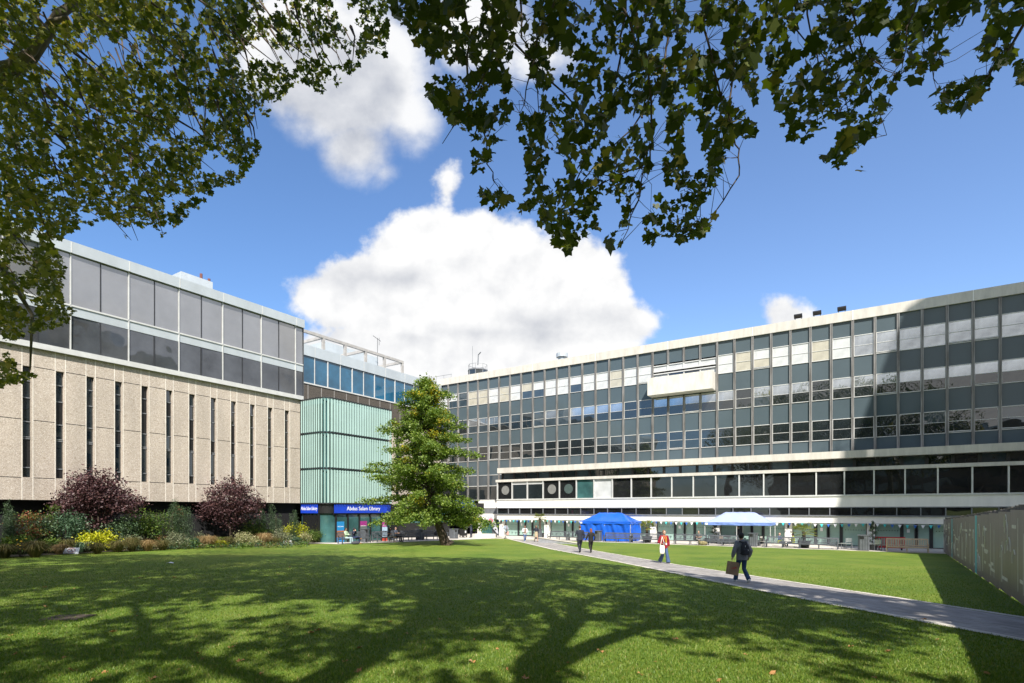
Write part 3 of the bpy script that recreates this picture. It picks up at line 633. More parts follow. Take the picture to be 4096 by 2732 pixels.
# posters standing behind the shop windows
def poster(u, z0, z1, w_, cols, lab, txt):
    s = sL(u, 45.3); o = thing('poster', lab, 'poster', tuple(LW(s, YB+.12, 0)), AL)
    b = MB(); hgt = z1-z0; y = -.012; a = z0
    for i, (fr, c) in enumerate(cols): b.box(-w_/2, w_/2, y, .0, a, a+hgt*fr, i); a += hgt*fr
    b.build('print', [mat('poster_print_%d_%d' % (u, i), c, .5, 0, .04, 2) for i, (fr, c) in enumerate(cols)], o)
    text('lettering', txt, .13, M['lettr'], o, (-.0, -.014, z1-.42), (R(90), 0, 0), .002, .75); return o
poster(1366, zl+.1, Z-1.0, .78, [(.3, (.02, .2, .5)), (.3, (.35, .13, .06)), (.4, (.02, .22, .5))], 'tall blue and orange poster in the first shop window', 'Library Services')
poster(1457, zl+1.05, Z-1.0, .85, [(.55, (.12, .15, .14)), (.45, (.3, .03, .2))], 'magenta headed poster in the middle shop window', 'Library Services')
poster(1541, zl+.1, Z-1.0, .75, [(.2, (.4, .05, .03)), (.5, (.45, .6, .75)), (.3, (.42, .04, .27))], 'magenta and pale poster in the shop window beside the ginkgo leaves', 'Library Services')
# low glazed ground floor of the wing
Y6 = 51.6/1.19; AO = LW(45, Y6); at_ = thing('low_glazed_block', 'single storey dark block with teal windows behind the benches under the ginkgo', 'building', (AO.x, AO.y, 0), AL)
def AB(): return MB((45, Y6, 0))
b = AB(); b.box(37.9, 53, Y6, YW, PZ-.3, Z-1.5); b.box(37.9, 53, Y6, YW, Z-.1, Z+.6); b.box(37.9, 53, Y6+.3, YW, Z-1.5, Z-.1); b.build('wall', M['black'], at_)
for s in np.arange(38.1, 52, 1.9): b = AB(); pane(b, s, s+1.8, Z-1.48, Z-.12, Y6+.08, 0, .02); b.build('window', M['gdteal'], at_)
b = AB(); b.box(53, 60, Y6+5, Y6+5.3, PZ, Z+3); b.box(53, 60, Y6-.2, YW, Z+.2, Z+.9); b.build('passage_wall', M['void'], at_)
bs_ = thing('fascia_sign', 'blue sign panel over the passage mostly hidden behind the ginkgo', 'sign', tuple(LW(55.5, Y6-.25, Z+.75)), AL); b = MB(); b.box(-2, 2.2, -.05, 0, -.45, .5); b.build('sign_panel', M['blue'], bs_)
# ================================================================ places seen mirrored in the glass: tower, block and terrace round the court
tt = thing('scaffolded_tower', 'tall tower wrapped in scaffolding, seen mirrored in the silver upper windows', 'tower', (40.2, 9, 0))
b = MB()
b.box(-4.5, 9, -5.5, 5.5, -1, 45); vs = [(-4.5, -5.5, 45), (9, -5.5, 45), (9, 5.5, 45), (-4.5, 5.5, 45), (-.6, -1.5, 60), (5.5, -1.5, 60), (5.5, 1.5, 60), (-.6, 1.5, 60)]
b.add(vs, [(0, 1, 5, 4), (1, 2, 6, 5), (2, 3, 7, 6), (3, 0, 4, 7), (4, 5, 6, 7)]); b.build('tower_shaft', M['conc'], tt)
b = MB()
for z in np.arange(1, 46, 2.0): 
    for x, y0, y1 in ((-6.2, -7, 7), (-5.2, -7, 7)): b.tube([(x, y0, z), (x, y1, z)], .07, 4)
    for y in (-7.0, 7.0): b.tube([(-6.2, y, z), (6.5, y, z)], .07, 4)
    b.box(-6.2, -5.2, -7, 7, z-.04, z, 1)
for y in np.arange(-7, 7.1, 1.75):
    for x in (-6.2, -5.2): b.tube([(x, y, -.5), (x, y, 46)], .06, 4)
for k in range(14): z = 1+3*k; b.tube([(-6.25, -7+(k % 2)*14, z), (-6.25, 7-(k % 2)*14, z+3)], .06, 4)
b.build('scaffolding', [M['gmet'], M['teak']], tt)
def ctx(name, lab, loc, rz, L, dep, hgt, fl, wallm, glm, roofbits=True):
    o = thing(name, lab, 'building', loc, rz); b = MB(); b.box(0, L, 0, dep, -2, hgt); b.build('wall', wallm, o)
    b = MB()
    for z in np.arange(2.5, hgt-2.2, fl):
        for x in np.arange(1, L-2.5, 3.2): b.box(x, x+2.6, -.06, .02, z, z+1.7)
    b.build('window_bands', glm, o)
    if roofbits:
        b = MB(); 
        for k in range(int(L/9)): x = 3+k*9+random.uniform(0, 3); b.box(x, x+random.uniform(2, 5), 2, 6, hgt, hgt+random.uniform(1, 4))
        b.build('roof_plant', M['panel'], o)
    return o
ctx('brick_terrace', 'long brown block across the court, only mirrored in the glass facades', (55, -52, 1), R(180), 120, 12, 19, 3.8, mat('brown_brick', (.2, .13, .09), .85), M['gdark'])
ctx('concrete_office', 'curved banded concrete office mirrored in the lower silver windows', (54, 26, -1), R(-80), 44, 12, 33, 3.6, M['conc'], M['gblue'])
# ================================================================ VEGETATION
PLANE = []                                   # five-lobed plane leaf outline
for a, r_ in ((-90, .12), (-55, .46), (-22, .66), (4, .54), (33, .84), (58, .63), (90, .96), (122, .63), (147, .84), (176, .54), (202, .66), (235, .46)):
    PLANE.append((r_*math.cos(R(a)), r_*math.sin(R(a)), -.16*abs(r_*math.cos(R(a)))-.10*r_*r_))
OVAL = [(0, -.5, 0), (.26, -.2, .04), (.28, .15, .04), (0, .55, -.05), (-.28, .15, .04), (-.26, -.2, .04)]
FAN = [(0, -.45, 0), (.5, .2, .08), (.25, .5, .0), (0, .36, -.04), (-.25, .5, .0), (-.5, .2, .08)]
BLADE = [(-.05, -.5, 0), (.05, -.5, 0), (.09, 0, .03), (0, .5, -.06), (-.09, 0, .03)]
def leaf_cloud(name, pos, size, shape, m, parent, up=.5, droop=None, mi=None, jitter=.35):
    """many single leaves as one mesh; up = how far blades turn to the sky"""
    pos = np.asarray(pos, float).reshape(-1, 3); n = len(pos); sh = np.array(shape); k = len(sh)
    nr = rng.normal(size=(n, 3)); nr[:, 2] = np.abs(nr[:, 2])*.8+up; nr /= np.linalg.norm(nr, axis=1)[:, None]
    t = rng.normal(size=(n, 3))
    if droop: t = t*.6+np.array([0, 0, -droop])
    t -= (t*nr).sum(1)[:, None]*nr; t /= np.linalg.norm(t, axis=1)[:, None]; bt = np.cross(nr, t)
    sz = np.asarray(size if hasattr(size, '__len__') else np.full(n, size))*rng.uniform(1-jitter, 1+jitter, n)
    asp = rng.uniform(.75, 1.15, n); fold = rng.uniform(-.6, 1.8, n)
    V = pos[:, None, :]+sz[:, None, None]*(sh[None, :, 0, None]*asp[:, None, None]*bt[:, None, :]+sh[None, :, 1, None]*t[:, None, :]+(sh[None, :, 2, None]*fold[:, None, None])*nr[:, None, :])
    me = bpy.data.meshes.new(name); me.vertices.add(n*k); me.vertices.foreach_set('co', V.reshape(-1)); me.loops.add(n*k); me.loops.foreach_set('vertex_index', np.arange(n*k, dtype=np.int32))
    me.polygons.add(n); me.polygons.foreach_set('loop_start', np.arange(0, n*k, k, dtype=np.int32)); me.polygons.foreach_set('loop_total', np.full(n, k, dtype=np.int32))
    ms = m if isinstance(m, (list, tuple)) else [m]
    me.update(calc_edges=True); me.validate()
    o = link(name, me, ms, parent)
    if mi is not None: me.polygons.foreach_set('material_index', np.asarray(mi, dtype=np.int32))
    return o
def in_poly(poly, x, y):
    c = False; n = len(poly)
    for i in range(n):
        x1, y1 = poly[i]; x2, y2 = poly[i-1]
        if (y1 > y) != (y2 > y) and x < (x2-x1)*(y-y1)/(y2-y1)+x1: c = not c
    return c
def rel(pts, o): l = np.array(o.location); return [np.array(p)-l for p in pts]
def nz(x, y, z): return mnoise.noise(Vector((x, y, z)))
LM = {}
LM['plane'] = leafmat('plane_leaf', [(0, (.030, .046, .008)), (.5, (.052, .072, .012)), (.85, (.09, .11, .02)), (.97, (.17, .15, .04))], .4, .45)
LM['plane_y'] = leafmat('painted_sunlit_plane_leaf', [(0, (.06, .078, .013)), (.5, (.115, .13, .022)), (.85, (.20, .20, .042)), (.97, (.24, .2, .05))], .4, .5)  # brighter, yellower than plane_leaf: sunlight painted into the leaf colour
LM['gink'] = leafmat('ginkgo_leaf', [(0, (.08, .14, .022)), (.6, (.155, .23, .038)), (1, (.24, .30, .055))], .35)
LM['ginky'] = leafmat('yellowing_ginkgo_leaf', [(0, (.30, .27, .025)), (1, (.48, .38, .03))], .35)
LM['purple'] = leafmat('purple_smoke_leaf', [(0, (.045, .022, .026)), (.6, (.085, .042, .045)), (1, (.15, .075, .07))], .2)
LM['conif'] = leafmat('dark_yew_needle', [(0, (.03, .058, .026)), (.7, (.06, .105, .045)), (1, (.10, .15, .065))], .1)
LM['green'] = leafmat('mid_green_leaf', [(0, (.04, .085, .012)), (.6, (.085, .15, .022)), (1, (.16, .2, .035))], .3)
LM['lime'] = leafmat('lime_yellow_leaf', [(0, (.28, .33, .012)), (.6, (.45, .46, .015)), (1, (.55, .5, .05))], .35)
LM['blueg'] = leafmat('blue_green_leaf', [(0, (.03, .07, .035)), (1, (.10, .17, .09))], .25)
LM['vari'] = leafmat('cream_variegated_leaf', [(0, (.14, .17, .05)), (.5, (.34, .33, .15)), (1, (.55, .5, .3))], .25)
LM['grey'] = leafmat('grey_green_leaf', [(0, (.08, .10, .05)), (.6, (.17, .19, .10)), (1, (.28, .28, .17))], .2)
LM['red'] = leafmat('red_tipped_leaf', [(0, (.06, .10, .02)), (.55, (.10, .13, .03)), (.8, (.22, .06, .03)), (1, (.3, .1, .05))], .25)
LM['tan'] = leafmat('tan_grass_blade', [(0, (.16, .11, .04)), (.5, (.30, .20, .09)), (1, (.42, .30, .15))], .2)
LM['olive'] = leafmat('olive_grass_blade', [(0, (.05, .06, .015)), (.6, (.11, .10, .03)), (1, (.2, .15, .06))], .2)
LM['palm'] = leafmat('palm_frond_blade', [(0, (.09, .13, .02)), (.6, (.18, .22, .035)), (1, (.34, .3, .08))], .25)
LM['grassb'] = leafmat('mown_grass_blade', [(0, (.075, .145, .018)), (.5, (.13, .205, .027)), (.9, (.20, .26, .04)), (1, (.30, .26, .09))], .3, .5)
# ---------------------------------------------------------------- the plane trees the picture is taken under
q_ = 1.742
RP = [[(895, 0), (1180, 0), (1165, 330), (1110, 335), (1015, 262), (975, 205), (1010, 150), (935, 85)],
      [(1180, 0), (1480, 0), (1500, 330), (1480, 420), (1440, 520), (1420, 572), (1370, 545), (1290, 578), (1255, 520), (1190, 490), (1220, 400), (1190, 300), (1225, 180)],
      [(1480, 0), (1760, 0), (1740, 150), (1730, 320), (1690, 300), (1640, 430), (1645, 515), (1560, 562), (1500, 560), (1475, 530), (1525, 400), (1535, 250), (1495, 200)],
      [(1760, 0), (2000, 0), (2080, 60), (2060, 200), (2010, 300), (2050, 325), (1970, 392), (1890, 372), (1880, 305), (1830, 335), (1800, 290), (1765, 180)],
      [(2000, 0), (2351, 0), (2351, 55), (2250, 40), (2150, 150), (2090, 200), (2060, 120)],
      [(2280, 30), (2351, 60), (2351, 100), (2260, 200), (2215, 255), (2150, 245), (2150, 195), (2220, 190)],
      [(1085, 350), (1135, 345), (1125, 385), (1085, 392)], [(1098, 432), (1172, 440), (1165, 470), (1135, 495), (1110, 460)], [(2330, 130), (2351, 120), (2351, 190), (2335, 180)]]
NR = [1000, 1500, 1300, 980, 370, 140, 24, 36, 14]
def shadow_ok(x, y, z):                       # the crowns' outline, as the ground beneath shows it
    X, Y = x-.116*z, y+.959*z
    lim = 30.0+1.2*nz(X*.25, 3, 7)+.9*nz(X*.8, 9, 1)
    if X > 3: lim -= (X-3)*1.85
    if X > 9: lim = min(lim, 18.6-(X-9)*.85+.8*nz(X*.9, 2, 2))
    return Y < lim and X > -34
near_pts = []; near_sz = []
for poly, n in zip(RP, NR):
    xs0 = [a for a, _ in poly]; ys0 = [c for _, c in poly]; c_ = 0; tries = 0
    top_ = min(ys0)
    while c_ < n and tries < n*40:
        tries += 1
        x, y = random.uniform(min(xs0), max(xs0)), random.uniform(min(ys0)-(40 if top_ == 0 else 0), max(ys0))
        if not in_poly(poly, x, max(y, 1)): continue
        if nz(x*.016, y*.016, 3) < -.22+.24*nz(x*.06, y*.06, 5) and n > 60: continue
        Y = random.uniform(5.6, 8.4) if x < 2100 else random.uniform(5.2, 6.5)
        near_pts.append(P(x*q_, y*q_, Y)); near_sz.append(random.choice([.045, .055, .065, .075, .085, .105])); c_ += 1
TB = thing('plane_tree', 'near plane tree whose leafy twigs hang across the top right of the sky', 'tree', (2.6, -4.6, zg(2.6, -4.6)))
TA = thing('plane_tree', 'plane tree with branches across the top left, beside the nearer hanging twigs', 'tree', (-.6, -7.5, zg(-.6, -7.5)))
TC = thing('plane_tree', 'large dense plane tree hiding the far left end of the concrete library', 'tree', (-24, 7, zg(-24, 7)))
# limbs
def limbs(o, segs, name='branch', m=None, n=7):
    b = MB(tuple(o.location)); b.smooth = True
    for pts, rad in segs: b.tube(pts, rad, n)
    return b.build(name, m or M['bark'], o)
def sprays(o, n, Xr, Yr, zr, src):
    segs = []
    for _ in range(n):
        Xs, Ys = random.uniform(*Xr), random.uniform(*Yr); z = random.uniform(*zr); q = Vector(sh(Xs, Ys, z))
        if (q.y > -1 and (q.z-CZ) < 1.0*max(q.y, .1)+.8) or not shadow_ok(*q): continue
        s0 = Vector(min(src, key=lambda c: (Vector(c)-q).length)); m1 = s0.lerp(q, .35)+Vector((random.uniform(-.4, .4), random.uniform(-.4, .4), .5)); m2 = s0.lerp(q, .7)+Vector((random.uniform(-.4, .4), random.uniform(-.4, .4), .4))
        r_ = random.uniform(.05, .10); segs.append(([s0, m1, m2, q], [r_, r_*.8, r_*.55, .015]))
        for _ in range(3): t = random.uniform(.3, .9); p0 = m1.lerp(q, t); segs.append(([p0, p0+Vector((random.uniform(-1.3, 1.3), random.uniform(-.6, 1.6), random.uniform(-.2, 1.4)))], [r_*.4, .01]))
    limbs(o, segs, 'branch', M['bark'], 5)
def sh(Xs, Ys, z): return (Xs+.116*z, Ys-.959*z, z)    # a branch point from where its shade lies
b = MB(tuple(TB.location)); b.smooth = True
b.tube([(2.6, -4.6, -.3), (2.5, -4.7, 3), (2.2, -4.8, 7), sh(.3, 4.0, 9)], [.62, .5, .44, .4], 10); b.build('trunk', M['bark'], TB)
limbs(TB, [([sh(.3, 4, 9), sh(.35, 8, 10.5), sh(.9, 9.8, 11), sh(1.35, 11.4, 11.6), sh(1.6, 13.2, 12.6), sh(3.0, 16, 14.5), sh(5, 19, 17)], [.38, .32, .28, .25, .2, .14, .06]),
           ([sh(1.35, 11.4, 11.6), sh(2.4, 12.2, 13), sh(3.6, 14.5, 14), sh(6, 16, 15)], [.22, .19, .14, .06]),
           ([sh(.35, 7.5, 10.4), sh(1.5, 9.3, 10.5), sh(2.6, 10.6, 11), sh(4.2, 11.2, 12), sh(7, 11.5, 13), sh(9.5, 12.6, 14)], [.27, .22, .2, .17, .13, .06]),
           ([sh(2.6, 10.6, 11), sh(3.4, 12.0, 12), sh(5.6, 12.8, 13), sh(8, 14.6, 14)], [.19, .16, .12, .06]),
           ([sh(.9, 9.8, 11), sh(.9, 12.0, 12.5), sh(.5, 14.5, 14), sh(1.2, 19, 16), sh(2, 24, 20)], [.2, .17, .14, .1, .05])])
b = MB(tuple(TA.location)); b.smooth = True
b.tube([(-.6, -7.5, -.3), (-.8, -7.4, 4), (-1.0, -7.0, 9), sh(-2.6, 5.5, 12)], [.7, .56, .5, .42], 10); b.build('trunk', M['bark'], TA)
limbs(TA, [([sh(-2.6, 5.5, 12), sh(-2.15, 8.6, 13), sh(-1.75, 12.1, 14.2), sh(-.5, 15.4, 16), sh(1.6, 19.6, 18), sh(3, 24, 21), sh(3.5, 27, 23)], [.38, .33, .28, .22, .17, .11, .05]),
           ([sh(-1.9, 11.2, 14), sh(-2.3, 14.0, 15.5), sh(-2.6, 16, 16), sh(-4, 20, 18)], [.17, .14, .11, .05]),
           ([sh(-.5, 15.4, 16), sh(-1.5, 19, 18), sh(-1.5, 23, 20), sh(-2.2, 27, 22)], [.14, .11, .08, .04]),
           ([sh(-2.6, 6.5, 12), sh(-6, 9, 13), sh(-9, 13, 15), sh(-12, 19, 17.5), sh(-15, 25, 20)], [.18, .15, .12, .09, .04]),
           ([sh(-4.5, 8, 12.6), sh(-9.5, 8.2, 13), sh(-14, 10, 14), sh(-19, 13, 15)], [.13, .11, .09, .04]),
           ([sh(-9, 13, 15), sh(-8, 18, 17), sh(-7.4, 24, 20)], [.13, .1, .05])])
sprays(TB, 46, (-3, 12), (9, 27), (10.5, 20), [sh(.3, 4, 9), sh(.9, 9.8, 11), sh(1.6, 13.2, 12.6), sh(3, 16, 14.5), sh(2.4, 12.2, 13), sh(2.6, 10.6, 11), sh(4.2, 11.2, 12), sh(5.6, 12.8, 13), sh(.5, 14.5, 14), sh(1.2, 19, 16)])
sprays(TA, 60, (-17, 4), (9, 29), (12, 23), [sh(-2.15, 8.6, 13), sh(-1.75, 12.1, 14.2), sh(-.5, 15.4, 16), sh(1.6, 19.6, 18), sh(-2.3, 14, 15.5), sh(-6, 9, 13), sh(-9, 13, 15), sh(-12, 19, 17.5), sh(-9.5, 8.2, 13), sh(-1.5, 19, 18), sh(-8, 18, 17)])
# hanging leafy twigs of the near tree
TW = [[(1300, -60), (1245, 60), (1215, 190), (1190, 260)], [(1140, -60), (1160, 60), (1100, 200), (1020, 330)], [(1050, -60), (1080, 90), (1075, 260), (1110, 300), (1130, 395), (1150, 440)],
      [(1190, -60), (1200, 80), (1235, 160), (1240, 330)], [(1450, -60), (1420, 130), (1390, 280), (1330, 400), (1290, 480), (1270, 560)], [(1560, -60), (1520, 170), (1450, 300), (1330, 420), (1200, 480)],
      [(1630, -60), (1610, 60), (1640, 190), (1690, 330), (1700, 400), (1650, 480), (1560, 550)], [(1700, -60), (1680, 180), (1660, 330), (1620, 440), (1600, 510)], [(1400, -60), (1480, 140), (1500, 320), (1470, 430), (1430, 560)],
      [(1840, -60), (1850, 30), (1880, 160), (1930, 230), (1960, 330)], [(1750, -60), (1800, 40), (1900, 150), (1950, 260)], [(1860, -40), (1930, 60), (2000, 200), (2040, 310)], [(1930, -60), (1980, 110), (2060, 170)],
      [(2120, -60), (2090, 40), (2070, 170)], [(2351, 60), (2280, 170), (2190, 230)], [(2200, -60), (2150, 100), (2140, 180)], [(1180, 100), (1330, 260), (1290, 360)], [(1500, 330), (1480, 380), (1345, 445)]]
twsegs = []; TWP = []
for tw in TW:
    Y = random.uniform(6.2, 7.8) if tw[0][0] < 2100 else 5.9
    pts = [P(x*q_+random.uniform(-8, 8), y*q_, Y+.25*i*random.uniform(-.5, .5)) for i, (x, y) in enumerate(tw)]
    fine = []
    for i in range(len(pts)-1):
        for t in (0, .25, .5, .75): fine.append(pts[i].lerp(pts[i+1], t)+Vector([random.uniform(-.03, .03) for _ in range(3)]))
    fine.append(pts[-1]); TWP += fine
    twsegs.append((fine, list(np.linspace(.017, .004, len(fine)))))
tw_np = np.array(TWP)
for p, s_ in zip(near_pts, near_sz):
    d = np.linalg.norm(tw_np-np.array(p), axis=1); c_ = tw_np[np.argsort(d)[random.randrange(3)]]
    if random.random() < .22 and d.min() < .45:
        a = Vector(c_); mid = (a+p)/2+Vector((random.uniform(-.08, .08), random.uniform(-.08, .08), random.uniform(-.02, .1)))
        twsegs.append(([a, mid, p+Vector((0, 0, .03))], [.004, .003, .0022]))
limbs(TB, twsegs, 'twig', M['twig'], 4)
# seed balls
b = MB(); b.ball((0, 0, 0), .016, n=7, m=5); b.tube([(0, 0, 0), (.004, 0, .06)], .002, 4); sbm = b.mesh('seed_ball'); sbm.materials.append(M['twig'])
for p in random.sample(near_pts, 90): link('seed_ball', sbm, (), TB, tuple(p+Vector((random.uniform(-.03, .03), 0, random.uniform(-.09, -.04)))-TB.location))
def shade_crown(n, cen, rad, thr, cond=None):
    pts = []; tries = 0
    while len(pts) < n and tries < n*60:
        tries += 1
        x, y, z = (random.gauss(c, r) if False else random.uniform(c-r, c+r) for c, r in zip(cen, rad))
        if sum(((a-c)/r)**2 for a, c, r in zip((x, y, z), cen, rad)) > 1: continue
        if y > -1 and (z-CZ) < .985*max(y, .1)+.6: continue            # open below: the view passes under the crown
        if not shadow_ok(x, y, z): continue
        X, Y = x-.116*z, y+.959*z
        if nz(X*.3, Y*.2, 11)+.8*nz(X*.9, Y*.5, 4)+.65*nz(X*2.1, Y*1.2, 8) < thr+(.27 if Y < 14 and X > -7 else .05 if Y < 14 else 0)-(.12 if 21 < Y else 0)+random.uniform(-.55, .55): continue
        pts.append((x, y, z))
    return pts
sB = shade_crown(5000, (12.3, .5, 14), (5.5, 7, 5.5), -.3)+shade_crown(13500, (6.2, -.5, 16), (10.8, 13, 8.5), -.12); sA = shade_crown(23000, (-6, 1, 18), (10.5, 14.5, 9), -.22)
sC = shade_crown(22000, (-21, 2, 17), (11, 14.5, 9.5), -.24)
pts = [tuple(p) for p in near_pts]+sB
leaf_cloud('crown', rel(pts, TB), np.concatenate([np.array(near_sz)*1.06, np.full(len(sB), .19)]), PLANE, LM['plane'], TB, .35, .7)
# left crown: many smaller leaves farther off
LP = [(-30, -40), (890, -40), (892, 60), (890, 130), (850, 115), (790, 190), (735, 215), (690, 185), (640, 230), (590, 300), (600, 345), (548, 420), (500, 430), (440, 490), (372, 545), (300, 558), (255, 500), (150, 535), (120, 560), (148, 600), (140, 690), (172, 712), (150, 745), (60, 765), (15, 800), (40, 850), (92, 860), (40, 880), (-30, 890)]
lp = []; ls = []
def left_fill(n, Y0, Y1, s0, s1, thr):
    c_ = 0; tries = 0
    while c_ < n and tries < n*30:
        tries += 1
        x, y = random.uniform(-30, 892), random.uniform(-40, 890)
        if not in_poly(LP, x, y): continue
        if nz(x*.012, y*.012, 20)+.7*nz(x*.035, y*.035, 2) < thr: continue
        dens = 1 if x < 560 else .62
        if random.random() > dens: continue
        Y = random.uniform(Y0, Y1); p = P(x*q_, y*q_, Y)
        lp.append(p); ls.append(random.uniform(s0, s1)); c_ += 1
left_fill(19000, 12.5, 20, .06, .105, -.32); left_fill(4200, 9.0, 12.5, .06, .095, -.1)
lpA = [(p, s_) for p, s_ in zip(lp, ls) if p.x > -6.2]; lpC = [(p, s_) for p, s_ in zip(lp, ls) if p.x <= -6.2]
pts = [tuple(p) for p, _ in lpA]+sA
leaf_cloud('crown', rel(pts, TA), np.concatenate([np.array([s_ for _, s_ in lpA]), np.full(len(sA), .20)]), PLANE, LM['plane'], TA, .4, .5)
pts = [tuple(p) for p, _ in lpC]+sC
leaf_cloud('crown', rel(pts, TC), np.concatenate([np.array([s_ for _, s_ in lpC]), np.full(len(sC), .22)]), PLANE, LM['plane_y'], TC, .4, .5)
b = MB(tuple(TC.location)); b.smooth = True
b.tube([(-24, 7, -.6), (-23.7, 7.2, 4), (-22.5, 8.2, 8), (-20, 10, 11), P(-120, 330, 13.5)], [.75, .6, .5, .36, .26], 10); b.build('trunk', M['bark'], TC)
limbs(TC, [([P(-120, 330, 13.5), P(0, 300, 13.5), P(120, 225, 13.5), P(190, 130, 13.6), P(230, 60, 13.6), P(320, 0, 13.8)], [.26, .19, .16, .13, .11, .09]),
           ([P(-60, 310, 13.5), P(0, 280, 13.2), P(60, 260, 13), P(130, 200, 13), P(200, 90, 13), P(270, 70, 13)], [.22, .17, .13, .10, .07, .05]),
           ([P(-120, 330, 13.5), P(100, 420, 14.5), P(250, 560, 15.5), P(420, 760, 16.5)], [.16, .10, .06, .03]),
           ([(-22.5, 8.2, 8), P(-150, 900, 15), P(30, 1100, 16), P(130, 1260, 16.5), P(120, 1480, 16.5)], [.2, .12, .08, .05, .02])])
tws = []
for k in range(330):                           # thin twigs streaming down to the right
    x = random.uniform(-20, 820); y = random.uniform(-30, 640)
    if not in_poly(LP, x, y): continue
    L = random.uniform(60, 190); a = R(random.uniform(25, 75)+x*.02); Y = random.uniform(11, 18); x2, y2 = x+L*math.cos(a), y+L*math.sin(a)
    if not in_poly(LP, x2, y2): continue
    p0, p1 = P(x*q_, y*q_, Y), P(x2*q_, y2*q_, Y+random.uniform(-.6, .6)); pm = (p0+p1)/2+Vector((random.uniform(-.1, .1), 0, random.uniform(-.05, .2)))
    tws.append(([p0, pm, p1], [random.uniform(.02, .034), .016, .006]))
sp = [t for t in tws if t[0][0].x > -6.2]; limbs(TA, sp, 'twig', M['twig'], 4); limbs(TC, [t for t in tws if t[0][0].x <= -6.2], 'twig', M['twig'], 4)
# ---------------------------------------------------------------- ginkgo
g0 = G(1768, 2181); GK = thing('ginkgo_tree', 'green ginkgo with yellowing top standing on the lawn before the library entrance', 'tree', tuple(g0))
b = MB(); b.smooth = True
b.tube([(.55, 0, -.1), (.25, 0, .25), (.0, 0, .9), (-.35, 0, 1.9), (-.9, 0, 3.2), (-1.2, .1, 6), (-1.15, 0, 9), (-1.05, 0, 12), (-1.05, 0, 13.9)], [.62, .42, .36, .31, .26, .18, .12, .06, .02], 10); b.build('trunk', M['barkd'], GK)
prof = [(1.6, 4.0), (2.2, 4.8), (3.5, 4.9), (5, 4.6), (7.2, 4.1), (9, 3.4), (10.5, 2.7), (12, 1.8), (13, .8), (14.0, .1)]
gp = []; gs = []; gm = []; seg = []
def trunkx(z): return float(np.interp(z, [0, 1.9, 3.2, 6, 9, 14], [.2, -.35, -.9, -1.2, -1.15, -1.05]))
nb_ = 160
for k in range(nb_):
    z0 = 1.9+11.7*(k/nb_)**1.12; a = k*2.39996+random.uniform(-.3, .3); rr = float(np.interp(z0, [p[0] for p in prof], [p[1] for p in prof]))*random.choice([.5, .68, .85, 1., 1.12])
    if random.random() < .12: rr *= 1.15
    up_ = random.uniform(-.10, .30) if z0 > 4 else random.uniform(-.24, .08)
    tip = Vector((trunkx(z0)-.3+rr*math.cos(a), rr*math.sin(a), z0+rr*up_)); st_ = Vector((trunkx(z0), 0, z0-.2))
    mid = st_.lerp(tip, .5)+Vector((0, 0, .12*rr)); seg.append(([st_, mid, tip], [.05, .03, .01]))
    ncl = int(6+rr*7)
    for j in range(ncl):
        t = .22+.78*(j+random.random())/ncl; p = (st_.lerp(mid, t*2) if t < .5 else mid.lerp(tip, t*2-1))
        c_ = p+Vector((random.gauss(0, .13), random.gauss(0, .13), random.gauss(-.06, .10)))*(1.15-.6*t if z0 < 10 else .8)
        nl = random.randint(10, 22); r_ = random.uniform(.13, .27)
        yel = (nz(c_.x*.9, c_.y*.9, c_.z*.7) > .60-.032*c_.z)
        for _ in range(nl):
            gp.append(c_+Vector((random.gauss(0, r_), random.gauss(0, r_), random.gauss(0, r_*.62)))); gs.append(.14); gm.append(1 if (yel and random.random() < .5) else 0)
leaf_cloud('crown', gp, np.array(gs), FAN, [LM['gink'], LM['ginky']], GK, .4, .5, gm)
b = MB(); b.smooth = True
for pts, rad in seg: b.tube(pts, rad, 5)
b.build('branch', M['barkd'], GK)
# ---------------------------------------------------------------- planting bed
BY = {}
def base(u, v):
    g = G(u, v); ym = 47.9/(.645-kk(u))-max(0, min(2.6, (v-2150)*.045))
    if g.y > ym and u < 1235: x = kk(u)*ym; g = Vector((x, ym, zg(x, ym)))
    return g
def vpx(g): return 2040+(CZ-g.z)/g.y*F
def clumpy(n, c, r, shell=.55, ncl=26, spread=.24):
    pts = []; cl = []
    for _ in range(ncl):
        d = Vector((random.gauss(0, 1), random.gauss(0, 1), random.gauss(0, 1))).normalized()*random.uniform(shell, .95)
        cl.append(Vector((c[0]+d.x*r[0], c[1]+d.y*r[1], c[2]+d.z*r[2])))
    for k in range(n):
        q = cl[k % ncl]; s_ = spread*min(r)*1.3 if min(r) > .2 else spread*.3
        p = q+Vector((random.gauss(0, s_*1.15), random.gauss(0, s_*1.15), random.gauss(0, s_*.7)))
        if p.z > .03: pts.append(p)
    return pts
def shrub(name, label, u, v, w, hgt, n, ls, m, cat='shrub', shape=OVAL, flat=.5, stems=True, ncl=26, up=.4, zc=.52, grp='shrubs in the planting bed', sp=.24):
    g = base(u, v); sc = g.y/F; q5 = 1.3 if name == 'leafy_shrub' else 1.12; n = int(n*1.35); W_, H_ = q5*w*sc, (hgt*(1.15 if q5 > 1.2 else 1.05)+vpx(g)-v)*sc; o = thing(name, label, cat, tuple(g), 0, grp)
    pts = clumpy(n, (0, 0, H_*zc), (W_/2*.92, W_/2*.8, H_*(1-zc)*.92), .35, ncl, sp)
    leaf_cloud('foliage', pts, ls, shape, m, o, up)
    if stems:
        b = MB()
        for k in range(6): a = k*1.05; b.tube([(0.05*math.cos(a), .05*math.sin(a), -.05), (W_*.14*math.cos(a), W_*.14*math.sin(a), H_*.4), (W_*.3*math.cos(a), W_*.3*math.sin(a), H_*.75)], [.02, .015, .006], 5)
        b.build('stem', M['twig'], o)
    return o
